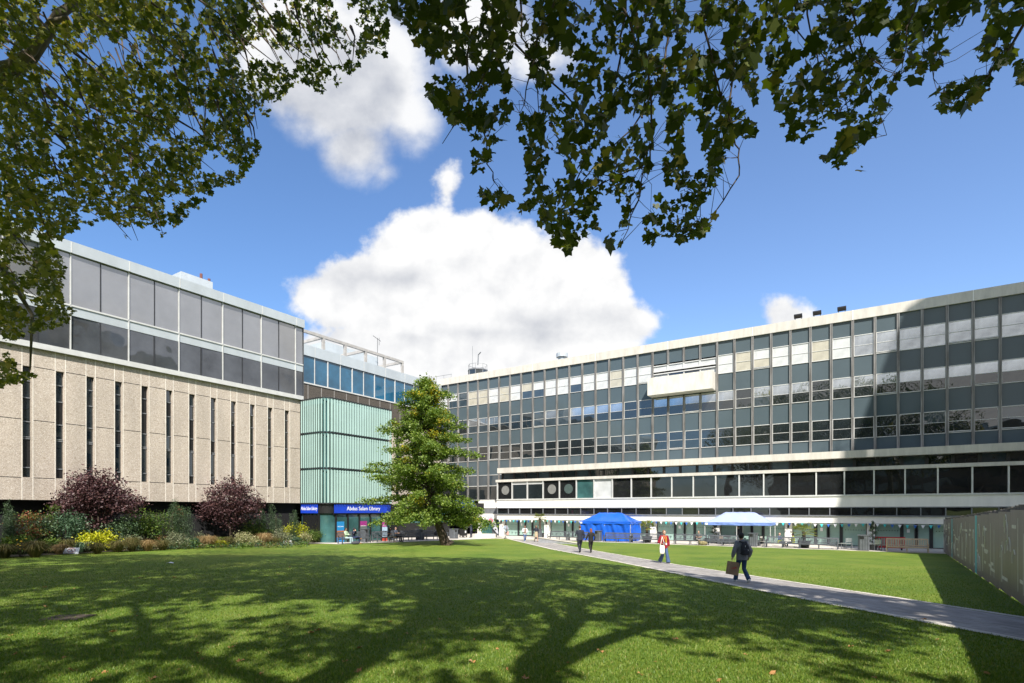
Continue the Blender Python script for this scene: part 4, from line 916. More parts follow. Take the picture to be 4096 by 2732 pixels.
def conifer(label, u, v, w, hgt, n=6500):
    g = base(u, v); sc = g.y/F; W_, H_ = 1.5*w*sc, (hgt+vpx(g)-v)*sc; o = thing('columnar_yew', label, 'conifer', tuple(g), 0, 'columnar yews in the planting bed'); pts = []
    ns = 15; spr = [(random.uniform(0, 6.28), random.uniform(.25, .8), random.uniform(.55, 1.0) if i else 1.0) for i in range(ns)]
    for k in range(n):
        a, rr, top_ = spr[k % ns]; t = random.random(); z = H_*top_*(.03+.97*t); rad = W_/2*(rr*(.65+.75*t-.6*t*t)); j = W_*.14*(1.15-t*.8)
        pts.append((rad*math.cos(a)+random.gauss(0, j), rad*math.sin(a)+random.gauss(0, j), z))
    leaf_cloud('foliage', pts, .085, BLADE, LM['conif'], o, .2, -1.2)
    b = MB(); b.tube([(0, 0, -.05), (0, 0, H_*.7)], [.07, .02], 6); b.build('trunk', M['barkd'], o); return o
def tuft(name, label, u, v, w, hgt, n, m, cat='grass tuft', wid=.016, arch=1.15, grp='ornamental grasses along the lawn edge'):
    g = base(u, v); sc = g.y/F; W_, H_ = 1.2*w*sc, (hgt*1.3+vpx(g)-v)*sc; n = int(n*1.3); o = thing(name, label, cat, tuple(g), 0, grp); b = MB()
    for k in range(n):
        a = random.uniform(0, 6.283); rr = random.random()**.6; L = H_*random.uniform(.7, 1.1); bx, by = .10*W_*math.cos(a)*rr, .08*W_*math.sin(a)*rr; W_ = w*sc*1.25
        ox, oy = W_*.5*math.cos(a)*rr*arch, W_*.45*math.sin(a)*rr*arch; t = Vector((-math.sin(a+random.uniform(-.8, .8)), math.cos(a), 0)).normalized()*wid*.5
        p0, p1, p2 = Vector((bx, by, 0)), Vector((bx+ox*.4, by+oy*.4, L*.72)), Vector((bx+ox*1.15, by+oy*1.15, L*random.uniform(.35, 1.0)*(1.05-.45*rr)))
        b.add([p0-t, p0+t, p1+t*.8, p2, p1-t*.8], [(0, 1, 2, 4), (4, 2, 3)])
    b.build('blades', m, o); return o
def small_tree(label, u, v, cu, cv, rw, rh, n, extra):
    g = base(u, v); v = vpx(g); sc = g.y/F; o = thing('purple_leaf_tree', label, 'tree', tuple(g)); cx, cz = (cu-u)*sc, (v-cv)*sc
    pts = clumpy(n, (cx, 0, cz), (rw*sc, rw*sc*.8, rh*sc), .45, 70, .15)
    for (du, dv, r1, r2, nn) in extra: pts += clumpy(nn, ((du-u)*sc, 0, (v-dv)*sc), (r1*sc, r1*sc*.8, r2*sc), .35, 26, .22)
    leaf_cloud('crown', pts, .135, OVAL, LM['purple'], o, .4)
    b = MB(); b.smooth = True
    for k in range(7):
        a = k*.9; b.tube([(.05*math.cos(a), .05*math.sin(a), -.05), (.12*math.cos(a), .1*math.sin(a), cz*.4), (cx+rw*sc*.5*math.cos(a), rw*sc*.4*math.sin(a), cz*1.05)], [.07, .05, .015], 6)
    b.build('trunk', M['barkd'], o); return o
small_tree('purple-leaved tree over the lime-yellow shrub, the one nearer the picture edge', 395, 2165, 375, 1985, 125, 90, 6500, [(500, 2010, 68, 48, 1100), (260, 2030, 55, 40, 700), (400, 1925, 70, 50, 900), (385, 2085, 70, 45, 700)])
small_tree('purple-leaved tree beside the blue library sign, in front of the concrete wall', 925, 2160, 925, 2005, 108, 80, 5200, [(840, 2035, 60, 45, 1000), (1000, 2020, 55, 60, 900), (940, 1945, 60, 45, 800), (930, 2085, 62, 40, 600)])
conifer('dark columnar yew at the far left edge beside the red-tipped shrub', 38, 2195, 42, 200)
conifer('taller of the two yews standing together between the purple trees', 690, 2170, 48, 180); conifer('shorter, broader of the two yews standing together between the purple trees', 735, 2172, 58, 148)
conifer('dark yew half hidden by the right side of the second purple tree', 1047, 2150, 36, 125); conifer('yew with several leading tips in front of the mirrored sign', 1104, 2150, 46, 135); conifer('narrow upright yew in front of the yellow bush by the entrance', 1177, 2164, 31, 128)
shrub('nandina', 'shrub with red-tinted tips between the far-left yew and the lime shrub', 112, 2195, 100, 160, 1700, .09, LM['red'])
shrub('bamboo_shrub', 'tall airy yellow-green shrub just left of the first purple tree', 215, 2180, 62, 180, 900, .12, LM['green'], shape=BLADE)
shrub('mahonia', 'blue-green feathery shrub under the left side of the first purple tree', 268, 2185, 130, 140, 1700, .10, LM['blueg'])
shrub('lime_shrub', 'bright lime-yellow shrub in front of the first purple tree', 392, 2205, 165, 85, 900, .12, LM['lime'], ncl=40)
shrub('leafy_shrub', 'large bushy mid-green shrub between the first purple tree and the paired yews', 580, 2175, 120, 150, 2200, .11, LM['green'])
shrub('leafy_shrub', 'yellow-green feathery shrub right behind the taller paired yew', 655, 2168, 80, 130, 1200, .10, LM['green'], shape=BLADE)
shrub('leafy_shrub', 'amber-tinted shrub peeping out between the two paired yews', 716, 2160, 40, 145, 500, .10, LM['red'])
shrub('grey_shrub', 'grey-green pale-tipped shrub below the paired yews', 712, 2196, 92, 68, 1600, .07, LM['grey'])
shrub('variegated_shrub', 'large cream variegated shrub under the second purple tree', 985, 2187, 92, 58, 1700, .075, LM['vari'])
shrub('variegated_shrub', 'small cream variegated shrub against the clipped round bush', 1224, 2174, 44, 46, 800, .07, LM['vari'])
shrub('flower_shrub', 'loose green shrub with orange flowers left of the narrow yew', 1124, 2179, 68, 66, 1100, .075, LM['grey'])
shrub('yellow_shrub', 'bright yellow bush behind the narrow yew by the entrance', 1182, 2155, 84, 70, 1200, .10, LM['lime'])
shrub('low_grey_shrub', 'low blue-grey mound below the narrow yew', 1180, 2176, 52, 32, 800, .06, LM['blueg'])
shrub('clipped_bush', 'clipped round green bush at the end of the bed by the glass doors', 1256, 2172, 74, 57, 2600, .055, LM['green'], sp=.16, ncl=60)
shrub('low_shrub', 'dark low shrub at the foot of the lime shrub, on its right', 520, 2198, 90, 60, 1000, .08, LM['grey'])
shrub('low_shrub', 'dark green low shrub under the red-tipped shrub', 190, 2205, 120, 55, 1200, .08, LM['green'])
shrub('low_shrub', 'low rusty shrub between the leafy shrub and the grey shrub', 640, 2190, 66, 52, 900, .07, LM['red'])
def hedge(lab, u0, u1, v, hpx):
    a, c_ = base(u0, v), base(u1, v-2); o = thing('clipped_hedge', lab, 'hedge', tuple(a), 0, 'clipped hedges in the bed'); d = (c_-a); L = d.length; H_ = hpx*a.y/F; d.normalize(); n_ = Vector((-d.y, d.x, 0)); pts = []
    for _ in range(int(900*L)):
        s_, w_, z = random.uniform(0, L), random.uniform(-.35, .35), random.uniform(0, H_)
        f_ = random.random()
        if f_ < .4: z = H_
        elif f_ < .8: w_ = -.35*(1 if True else 0)
        pts.append(d*s_+n_*(w_+random.gauss(0, .03))+Vector((0, 0, max(.02, z+random.gauss(0, .03)))))
    leaf_cloud('foliage', pts, .055, OVAL, LM['green'], o, .4)
hedge('low clipped hedge behind the tan grasses left of the second purple tree', 765, 915, 2166, 32); hedge('low clipped hedge right of the second purple tree trunk', 975, 1085, 2160, 58)
tuft('ornamental_grass', 'tan feathery grass between the spiky plant and the second purple tree', 832, 2191, 95, 48, 420, LM['tan']); tuft('ornamental_grass', 'tan feathery grass right of the large variegated shrub', 1058, 2182, 72, 50, 420, LM['tan'])
tuft('ornamental_grass', 'golden green grass just left of the large variegated shrub', 915, 2188, 50, 42, 220, LM['olive']); tuft('ornamental_grass', 'rusty brown grass right of the lime shrub near the stone edging', 590, 2204, 80, 44, 320, LM['tan'])
tuft('ornamental_grass', 'olive grass mound between the lime shrub and the rusty grass', 528, 2206, 70, 56, 320, LM['olive']); tuft('ornamental_grass', 'dark arching grass right of the yellow daisies', 140, 2230, 110, 66, 420, LM['olive'])
tuft('ornamental_grass', 'olive grass just behind the left no-walking sign', 262, 2213, 80, 55, 300, LM['olive']); tuft('ornamental_grass', 'small grass clump in front of the lime shrub', 390, 2215, 80, 44, 300, LM['olive']); tuft('ornamental_grass', 'broad-bladed dark grass at the far left corner', 20, 2232, 90, 55, 260, LM['olive'], wid=.035)
tuft('spiky_plant', 'pale green sword-leaved plant below the shorter paired yew', 778, 2194, 56, 44, 60, LM['blueg'], 'spiky plant', .06, .8, None); tuft('spiky_plant', 'sword-leaved plant behind the left no-walking sign on its right', 322, 2212, 50, 42, 50, LM['blueg'], 'spiky plant', .06, .8, None)
shrub('low_shrub', 'grey-leaved low mound between the lime shrub and the left no-walking sign', 345, 2210, 70, 45, 800, .07, LM['grey'])
shrub('low_shrub', 'dark green mound right below the dark yew at the left edge', 60, 2215, 110, 80, 1300, .09, LM['green'])
shrub('leafy_shrub', 'dark green bush filling the gap behind the red-tipped shrub and the mahonia', 175, 2180, 90, 110, 1300, .10, LM['conif'])
shrub('leafy_shrub', 'shaded dark bush right of the first purple tree trunk', 480, 2180, 110, 110, 1700, .10, LM['conif'])
shrub('low_shrub', 'pale yellow-green low plant between the golden grass and the spiky plant', 880, 2189, 60, 30, 500, .07, LM['lime'])
shrub('leafy_shrub', 'round dark shrub between the second purple tree and the yew with several tips', 1012, 2160, 80, 75, 1200, .09, LM['green'])
shrub('low_shrub', 'rusty stemmed low plant right of the paired yews behind the hedge', 805, 2178, 60, 50, 600, .07, LM['grey'])
tuft('ornamental_grass', 'straw coloured grass mound at the foot of the mahonia', 235, 2218, 70, 40, 300, LM['tan']); tuft('ornamental_grass', 'olive grass between the rusty grass and the grey shrub', 650, 2201, 70, 40, 300, LM['olive']); tuft('ornamental_grass', 'green blades in front of the orange flowered shrub', 1100, 2182, 60, 32, 260, LM['olive']); tuft('ornamental_grass', 'wide straw and olive grass right of the lime shrub base', 470, 2209, 90, 46, 360, LM['olive'])
gc = []; gmi = []                              # low filling between the plants
for _ in range(15000):
    u = random.uniform(-60, 1235); v = 2150+(1-random.random()**1.5)*62*(1-.35*u/1235)
    g = base(u, v); hh = .12+.42*max(0, .5+nz(g.x*.9, g.y*.9, 5)); gc.append((g.x+random.gauss(0, .1), g.y+random.gauss(0, .1), g.z+.04+hh*random.random()))
    n_ = nz(g.x*.7, g.y*.7, 9); gmi.append(0 if n_ < -.1 else 1 if n_ < .12 else 2)
tag(leaf_cloud('ground_cover', gc, .10, OVAL, [LM['green'], LM['blueg'], LM['olive']], None, .4, None, gmi), 'low leafy ground cover between the shrubs of the bed', 'ground cover', kind='stuff')
# yellow daisies
o = thing('daisy_plant', 'small plant with yellow daisies at the far left of the bed', 'flower', tuple(base(84, 2228))); b = MB(); b2 = MB()
for k in range(16):
    a, r_ = random.uniform(0, 6.28), random.uniform(.1, .5); z = random.uniform(.4, .95); p = Vector((r_*math.cos(a), r_*math.sin(a), z)); b.tube([(p.x*.3, p.y*.3, 0), p], .008, 4); b2.ball(p, .045, .045, .02, 7, 4)
b.build('stem', M['twig'], o); b2.build('flower', mat('yellow_petals', (.8, .5, .02), .6), o)
# ---------------------------------------------------------------- mown blades near the viewer, fallen leaves
n = 330000; Yb = 6.2+24*rng.random(n)**2.3*rng.uniform(.6, 1, n); Xb = (rng.random(n)*2-1)*Yb*.97
ok = (Xb < np.interp(Yb, [a for a, _ in LOW], [c for _, c in LOW])-.02) | ((Xb > np.interp(Yb, [a for a, _ in UP], [c for _, c in UP])+.02)); Xb, Yb = Xb[ok], Yb[ok]; n = len(Xb)
for L_, sg_ in ((LOW, 1), (UP, -1)):               # ragged turf hanging over the path edging
    ye = 6+34*rng.random(9000)**1.3; xe = np.interp(ye, [a for a, _ in L_], [c for _, c in L_])+sg_*(np.abs(rng.normal(size=9000))*.05*(.4+np.abs(np.sin(ye*1.7)+np.sin(ye*4.3)))-.02)
    Xb = np.concatenate([Xb, xe]); Yb = np.concatenate([Yb, ye])
n = len(Xb); bz = -.0124*np.clip(Xb+1.55*Yb, -60, 95); an = rng.random(n)*6.283; L = rng.uniform(.02, .05, n); wd = rng.uniform(.006, .012, n)
V = np.zeros((n, 3, 3)); lean = rng.normal(size=(n, 2))*.018
V[:, 0] = np.stack([Xb-np.cos(an)*wd, Yb-np.sin(an)*wd, bz-.003], 1); V[:, 1] = np.stack([Xb+np.cos(an)*wd, Yb+np.sin(an)*wd, bz-.003], 1); V[:, 2] = np.stack([Xb+lean[:, 0], Yb+lean[:, 1], bz+L], 1)
me = bpy.data.meshes.new('grass'); me.vertices.add(n*3); me.vertices.foreach_set('co', V.reshape(-1)); me.loops.add(n*3); me.loops.foreach_set('vertex_index', np.arange(n*3, dtype=np.int32)); me.polygons.add(n); me.polygons.foreach_set('loop_start', np.arange(0, n*3, 3, dtype=np.int32)); me.polygons.foreach_set('loop_total', np.full(n, 3, dtype=np.int32)); me.update(calc_edges=True)
tag(link('grass', me, [LM['grassb']]), 'short mown blades of grass over the near lawn', 'grass', kind='stuff')
fm = leafmat('fallen_leaf', [(0, (.22, .09, .03)), (.5, (.38, .18, .06)), (1, (.52, .33, .16))], .1)
FL = [(180, 2350), (250, 2362), (300, 2355), (285, 2688), (425, 2692), (1010, 2480), (550, 2465), (1270, 2525), (925, 2595), (790, 2615), (1630, 2535), (1380, 2650), (255, 2635), (1440, 2595), (1560, 2490), (1890, 2650), (715, 2683), (610, 2720), (1150, 2500), (1760, 2480),
      (40, 2545), (30, 2560), (450, 2532), (155, 2538), (60, 2622), (960, 2650), (810, 2640), (1240, 2535), (1050, 2700), (1430, 2690), (700, 2312), (1160, 2270), (375, 2224), (1115, 2300), (20, 2254), (560, 2312), (265, 2245), (180, 2430), (100, 2300), (370, 2745-20),
      (1900, 2560), (2030, 2680), (2100, 2720), (2270, 2655), (2620, 2650), (2980, 2620), (3400, 2590), (3560, 2610), (2880, 2730), (3100, 2700), (3500, 2715), (2400, 2610), (2230, 2690), (3750, 2560), (3700, 2480), (3950, 2700), (2700, 2560), (2200, 2550), (1990, 2600), (2560, 2700)]
proto = None
for i, (u, v) in enumerate(FL):
    g = G(u, v)
    if proto is None:
        b = MB(); b.add([(x*.085, y*.085, .02+abs(z)*.12+.02*math.sin(5*x)) for x, y, z in PLANE], [tuple(range(len(PLANE)))]); proto = o = b.build('fallen_leaf', fm)
        tag(o, 'dry brown plane leaf lying on the lawn', 'leaf', 'dry leaves scattered on the lawn')
    else: o = proto.copy(); COL.objects.link(o)
    o.location = g; s_ = random.uniform(.5, 1.15); o.scale = (s_, s_*random.uniform(.6, 1), s_); o.rotation_euler = (random.uniform(-.4, .4), random.uniform(-.4, .4), random.uniform(0, 6.28))
# ================================================================ COURT FURNITURE
def rloc(u, D, z=PZ): k = kk(u); Y = D/(1.55+k); return Vector((k*Y, Y, z))
def bench(lab, a, c_, m, group='timber benches around the lawn', hgt=.95, dep=.62):
    a, c_ = Vector(a), Vector(c_); d = c_-a; L = Vector((d.x, d.y, 0)).length; rz = math.atan2(d.y, d.x); z0 = min(a.z, c_.z)
    o = thing('park_bench', lab, 'bench', (a.x, a.y, z0), rz, group)
    def part(n, fn):
        b = MB(); fn(b); return b.build(n, m, o)
    def seat(b):
        for k in range(5): b.box(.05, L-.05, .02+k*.1, .1+k*.1, .41, .435)
        b.box(.05, L-.05, .0, .03, .33, .41); b.box(.05, L-.05, .5, .53, .33, .41)
    part('seat', seat)
    Mx = Matrix.Translation((0, .5, .43)) @ Matrix.Rotation(R(-10), 4, 'X')
    def back(b):
        b.box(.06, L-.06, 0, .035, hgt-.43-.1, hgt-.43, 0, Mx); b.box(.06, L-.06, 0, .03, .05, .11, 0, Mx); n = int(L/.105)
        for k in range(n): x = .09+(L-.18)*k/(n-1); b.box(x-.026, x+.026, .006, .024, .11, hgt-.53, 0, Mx)
    part('backrest', back)
    xs_ = [0, L-.07] if L < 2.2 else [0, L/2-.035, L-.07]
    for x in xs_:
        if 0 < x < L-.08:
            part('leg', lambda b: b.box(x, x+.06, .0, .06, 0, .33)); part('leg', lambda b: b.box(x, x+.06, .5, .56, 0, .33))
            continue
        part('leg', lambda b: b.box(x, x+.07, -.04, .03, 0, .64))
        def rear(b): b.box(x, x+.07, .5, .57, 0, .43); b.box(x, x+.07, 0, .06, 0, hgt-.45, 0, Mx)
        part('leg', rear)
        part('armrest', lambda b: (b.box(x-.01, x+.08, -.06, .52, .64, .675), b.box(x+.01, x+.06, .03, .5, .16, .2)))
    return o
DB = 96.3
for u0, u1, lab in ((2190, 2266, 'grey bench left of the suited man, in front of the glass doors'), (2268, 2345, 'grey bench partly hidden behind the man in the dark suit'), (2412, 2520, 'grey bench in front of the blue marquee, nearer the slatted bin'),
                    (2521, 2633, 'grey bench in front of the palm right of the blue marquee'), (2695, 2822, 'grey bench with the man in sunglasses and a camouflage bag'), (2826, 2953, 'empty grey bench between the seated man and the hooded walker'),
                    (3062, 3198, 'grey bench in front of the two workers in hi-vis vests'), (3199, 3352, 'grey bench under the palm, nearest the pale oak bench')):
    bench(lab, rloc(u0, DB), rloc(u1, DB), M['benchg'])
bench('long pale oak bench before the red barrier, catching the sun', rloc(3545, 95.7), rloc(3716, 95.7), M['teak'], hgt=1.05)
for (u0, v0), (u1, v1), lab in (((1368, 2177), (1483, 2173), 'grey bench with the two seated people in pale green and navy tops'), ((1508, 2170), (1606, 2166), 'grey bench carrying the bald man and his companion'), ((1612, 2164), (1684, 2162), 'shaded grey bench left of the dark bin under the ginkgo'),
                               ((1706, 2161), (1792, 2158), 'grey bench behind the ginkgo trunk with a dark bag on it')):
    a, c_ = G(u0, v0), G(u1, v1); a.z += .02; c_.z = a.z; bench(lab, a, c_, M['benchg'])
def bin_(lab, p, rz, w_=.62, h_=1.12):
    o = thing('litter_bin', lab, 'bin', tuple(p), rz, 'slatted steel bins'); b = MB(); c_ = w_/2; e = .09
    oc = [(-c_+e, -c_), (c_-e, -c_), (c_, -c_+e), (c_, c_-e), (c_-e, c_), (-c_+e, c_), (-c_, c_-e), (-c_, -c_+e)]
    b.add([(x, y, z) for z in (.04, h_-.05) for x, y in oc], [(k, (k+1) % 8, 8+(k+1) % 8, 8+k) for k in range(8)]+[tuple(range(8, 16))])
    for x in np.linspace(-c_+.12, c_-.12, 4): b.box(x-.012, x+.012, -c_-.006, -c_+.01, .06, h_-.07, 1)
    b.build('bin_body', [M['bin'], M['dmet']], o); b = MB(); b.box(-c_-.03, c_+.03, -c_-.03, c_+.03, h_-.05, h_); b.build('lid', M['bin'], o)
    b = MB(); b.box(-c_+.1, .02, -c_-.012, -c_+.02, h_-.32, h_-.1); b.build('opening', M['black'], o); return o
bin_('grey slatted bin between the black-clad woman and the blue marquee', rloc(2393, 97), AR); bin_('grey bin half hidden behind the woman in the short dress', rloc(2154, 97.5), AR); bin_('slatted grey bin beside the pale marquee legs, right of the hooded walker', rloc(3013, 97.3), AR, .7, 1.2)
bin_('slatted grey bin between the grey benches and the spiral tree', rloc(3455, 96.6), AR, .78, 1.24); bin_('dark bin behind the walking woman in red', rloc(2647, 98.5), AR)
g = G(1680, 2160); bin_('dark bin in the ginkgo shade between two benches', g, AL, .7); g = G(1815, 2155); bin_('light-catching grey bin right of the ginkgo trunk', g, AL, .78, 1.1); g = G(1459, 2169); bin_('bin with a sloping top behind the bench of the seated pair', g, AL, .6, 1.2)
# marquees
def marquee(lab, u0, u1, D, roofm, wallm, eave, ridge, dep=3.1):
    k0, k1 = kk(u0), kk(u1); s0, s1 = sR(u0, D), sR(u1, D); p = RW(s0, D/1.8446, PZ); o = thing('marquee', lab, 'marquee', tuple(p), AR, 'marquees on the paving'); w_ = s1-s0; e = eave-PZ; h_ = ridge-PZ
    b = MB(); nx_, ny_ = 28, 14; v = []
    for j in range(ny_+1):
        for i in range(nx_+1):
            x, y = w_*i/nx_, dep*j/ny_; f = min(1, x/(dep*.5), (w_-x)/(dep*.5), y/(dep*.5), (dep-y)/(dep*.5))
            sag = -.10*math.sin(math.pi*f)*(1+.4*math.cos(x*2*math.pi/(w_/3)))+.015*math.sin(x*9+y*4); v.append((x, y, e+(h_-e)*f+sag*(.5+.5*f)))
    b.v = v; b.f = [(j*(nx_+1)+i, j*(nx_+1)+i+1, (j+1)*(nx_+1)+i+1, (j+1)*(nx_+1)+i) for j in range(ny_) for i in range(nx_)]; b.m = [0]*len(b.f); b.smooth = True; ro = b.build('roof', roofm, o)
    def cloth(b, a, c_, z0, z1, amp, fr, n=60):
        a, c_ = Vector(a), Vector(c_); d = (c_-a); nn = Vector((d.y, -d.x, 0)).normalized(); bb = len(b.v); rows = 7
        for j in range(rows):
            for i in range(n+1):
                t = i/n; zt = z1-.10*math.sin(math.pi*((t*3) % 1)) if j == rows-1 and amp > .03 else z0+(z1-z0)*j/(rows-1)
                q = a+d*t+nn*(amp*(math.sin(t*fr+j*.5)+.6*math.sin(t*fr*2.3+1+j*.9)+.5*math.sin(t*fr*.7-j*1.3))); b.v.append((q.x, q.y, zt))
        for j in range(rows-1):
            for i in range(n): b.f.append((bb+j*(n+1)+i, bb+j*(n+1)+i+1, bb+(j+1)*(n+1)+i+1, bb+(j+1)*(n+1)+i)); b.m.append(0)
    b = MB(); b.smooth = True
    for a, c_ in (((0, 0, 0), (w_, 0, 0)), ((w_, 0, 0), (w_, dep, 0)), ((w_, dep, 0), (0, dep, 0)), ((0, dep, 0), (0, 0, 0))): cloth(b, a, c_, e-.26, e, .012, 17, 40)
    b.build('valance', wallm, o)
    if lab.startswith('royal'):
        b = MB(); b.smooth = True
        for a, c_ in (((.05, .06, 0), (w_-.05, .06, 0)), ((w_-.06, .05, 0), (w_-.06, dep-.05, 0)), ((.06, dep-.05, 0), (.06, .05, 0))): cloth(b, a, c_, .03, e-.2, .06, 26)
        b.build('side_wall', wallm, o)
    for x, y in ((.04, .09), (w_-.04, .09), (w_-.04, dep-.04), (.04, dep-.04), (w_/2, .09), (w_/2, dep-.04)): b = MB(); b.box(x-.025, x+.025, y-.025, y+.025, 0, e-.02); b.build('leg', M['alu'], o)
    b = MB(); b.box(.1, .33, -.04, -.03, e-.24, e-.06); b.build('maker_label', M['lettr'], o)
    return o
marquee('royal blue marquee with side walls on the paving', 2318, 2522, 99, M['tarp'], M['tarp'], CZ-1.2, CZ-.28); marquee('open-sided pale blue and white marquee on thin legs', 2817, 3083, 99, M['canv'], mat('valance_blue_canvas', (.17, .27, .60), .6), CZ-1.15, CZ-.2)
# bunting
bt = thing('bunting', 'string of white, teal and blue pennants under the white canopy edge', 'bunting', tuple(RW(-16, YP+.04, 0)), AR)
fl = [mat('pennant_white', (.8, .8, .8), .7), mat('pennant_teal', (.05, .52, .52), .7), mat('pennant_blue', (.02, .12, .45), .7)]; pts = []
for k in range(88):
    s = -38.6+.525*k; ph = (s+38.7) % 6.5/6.5; z = CZ-1.17-.10*math.sin(math.pi*ph); pts.append((s+16, 0, z)); b = MB(); a = random.uniform(-.06, .06); hh = random.uniform(.27, .31)
    b.add([(-.13, .006, 0), (.13, .006, 0), (0, a, -hh), (-.13, -.006, 0), (.13, -.006, 0), (0, a-.01, -hh)], [(0, 1, 2), (4, 3, 5), (0, 3, 4, 1), (1, 4, 5, 2), (2, 5, 3, 0)])
    b.build('pennant', fl[k % 3], bt, loc=(s+16, 0, z))
b = MB(); b.tube(pts, .008, 4); b.build('cord', M['white'], bt)
# low walls, ramp kerb, plate, signs
a, c_ = Vector(G(1900, 2152)), Vector(G(1980, 2153)); o = thing('low_wall', 'low white stone block beside the path end, right of the ginkgo', 'wall', tuple(a), math.atan2((c_-a).y, (c_-a).x)); b = MB(); L = (c_-a).length; b.box(0, L, 0, .5, -.1, .5); bw = b.build('stone_block', M['conc'], o)
a, c_ = Vector((2.55, 52.9, -1.16)), Vector((6.0, 49.6, -.98)); o = thing('ramp_wall', 'grey wedge-shaped retaining wall where the path meets the paving', 'wall', tuple(a), math.atan2((c_-a).y, (c_-a).x)); L = (c_-a).length
b = MB(); b.add([(0, 0, -.2), (L, 0, -.2), (L, .4, -.2), (0, .4, -.2), (0, 0, .56), (L, 0, .2), (L, .4, .2), (0, .4, .56)], [(0, 1, 5, 4), (1, 2, 6, 5), (2, 3, 7, 6), (3, 0, 4, 7), (4, 5, 6, 7)]); b.build('wall_body', mat('grey_render', (.36, .37, .39), .8), o)
b = MB(); b.add([(-.02, -.03, .56), (L, -.03, .2), (L, .43, .2), (-.02, .43, .56), (-.02, -.03, .62), (L, -.03, .26), (L, .43, .26), (-.02, .43, .62)], [(0, 1, 5, 4), (1, 2, 6, 5), (2, 3, 7, 6), (3, 0, 4, 7), (4, 5, 6, 7)]); b.build('coping', M['kerb'], o)
g = G(270, 2471); o = thing('access_cover', 'rusty metal access cover set in the shaded lawn', 'cover', tuple(g), R(4)); b = MB(); b.box(-.38, .38, -.3, .3, -.01, .012); b.box(-.33, .33, -.25, .25, .012, .017); b.build('cover_plate', mat('rusty_iron', (.09, .06, .05), .8, 0, .3, 9), o)
g = G(680, 2254); o = thing('paper_scrap', 'crumpled white paper lying on the lawn before the purple trees', 'paper', tuple(g)); b = MB()
b.add([(-.16, -.08, .01), (.0, -.11, .05), (.17, -.06, .015), (.13, .09, .02), (-.02, .1, .07), (-.15, .08, .02)], [(0, 1, 4, 5), (1, 2, 3, 4)]); b.build('sheet', M['lettr'], o)
def nowalk(lab, u, v, rz, tilt):
    g = G(u, v); o = thing('warning_sign', lab, 'sign', tuple(g), rz); Mx = Matrix.Translation((0, 0, .16)) @ Matrix.Rotation(R(tilt), 4, 'X'); b = MB(); b.box(-.34, .34, -.012, .012, -.2, .2, 0, Mx); b.build('sign_plate', M['lettr'], o)
    red = mat('sign_red', (.35, .03, .04), .5); b = MB(); ring = [Mx @ Vector((.14*math.cos(t)*1.15, -.018, .03+.14*math.sin(t))) for t in np.linspace(0, 2*math.pi, 25)]; b.tube(ring, .014, 5); b.tube([Mx @ Vector((-.11, -.018, .13)), Mx @ Vector((.11, -.018, -.07))], .012, 5); b.build('prohibition_ring', red, o)
    b = MB(); f = lambda x, z: Mx @ Vector((x, -.016, .03+z)); b.ball(f(.0, .085), .02, n=8, m=5); b.tube([f(0, .06), f(-.005, .0)], .018, 5); b.tube([f(-.005, 0), f(.04, -.05), f(.03, -.09)], .012, 5); b.tube([f(-.005, 0), f(-.04, -.045), f(-.07, -.08)], .012, 5); b.tube([f(0, .05), f(.05, .015)], .01, 5); b.tube([f(0, .05), f(-.045, .02)], .01, 5); b.build('walking_figure', M['black'], o)
    b = MB(); b.box(-.22, .22, -.016, -.012, -.165, -.15, 0, Mx); b.build('text_line', M['black'], o)
    b = MB(); b.tube([(-.25, .02, -.05), (-.25, .02, .14)], .012, 5); b.tube([(.25, .02, -.05), (.25, .02, .14)], .012, 5); b.build('stake', M['dmet'], o)
nowalk('white no-walking sign leaning at the lawn edge before the lime shrub', 286, 2216, R(20), -38); nowalk('small white no-walking sign half hidden in the bed near the narrow yew', 1150, 2178, R(45), -50)
# palms, topiary, planters
def pot(o, w_, h_, m, taper=.8):
    b = MB(); b.smooth = False; b.tube([(0, 0, 0), (0, 0, h_)], [w_*.5*taper, w_*.5], 16); b.build('pot', m, o)
def palm(lab, p, tr, cr, potm, seed, sq_=1.):
    random.seed(seed); o = thing('potted_palm', lab, 'palm', tuple(p), 0, 'palms in dark pots'); pot(o, 1.05, .62, potm, .72)
    b = MB(); b.smooth = True; n_ = 9
    b.tube([(0.02*math.sin(i*2.), 0, .6+(tr-.6)*i/n_) for i in range(n_+1)], [.12+.03*(i % 2) for i in range(n_+1)], 9); b.build('trunk', M['barkd'], o)
    b = MB()
    for k in range(20):
        a = k*2.4; el = random.uniform(-.35, 1.05); d = Vector((math.cos(a)*math.cos(el), math.sin(a)*math.cos(el), math.sin(el)*sq_)); hub = Vector((0, 0, tr))+d*cr*.5; b.tube([(0, 0, tr-.05), hub], .012, 4)
        side = d.cross(Vector((0, 0, 1))).normalized(); upv = side.cross(d).normalized()
        for j in range(13):
            t = R(-75+150*j/12); tip = hub+(d*math.cos(t)+side*math.sin(t))*cr*.55+Vector((0, 0, -.10*cr*(1-math.cos(t))-.06)); w2 = (d*-math.sin(t)+side*math.cos(t))*.022; m_ = hub.lerp(tip, .5)+upv*.01
            b.add([hub, m_+w2, tip, m_-w2], [(0, 1, 2, 3)])
    b.build('fronds', LM['palm'], o); return o
palm('tall palm leaning over the bin behind the woman in the short dress', rloc(2160, 100.5), 2.25, .95, M['dmet'], 1); palm('fan palm in a round pot right of the blue marquee', rloc(2588, 99), 1.55, .95, M['dmet'], 2); palm('fan palm behind the grey bench right of the hi-vis workers', rloc(3216, 98.3), 1.35, 1.15, M['dmet'], 3)
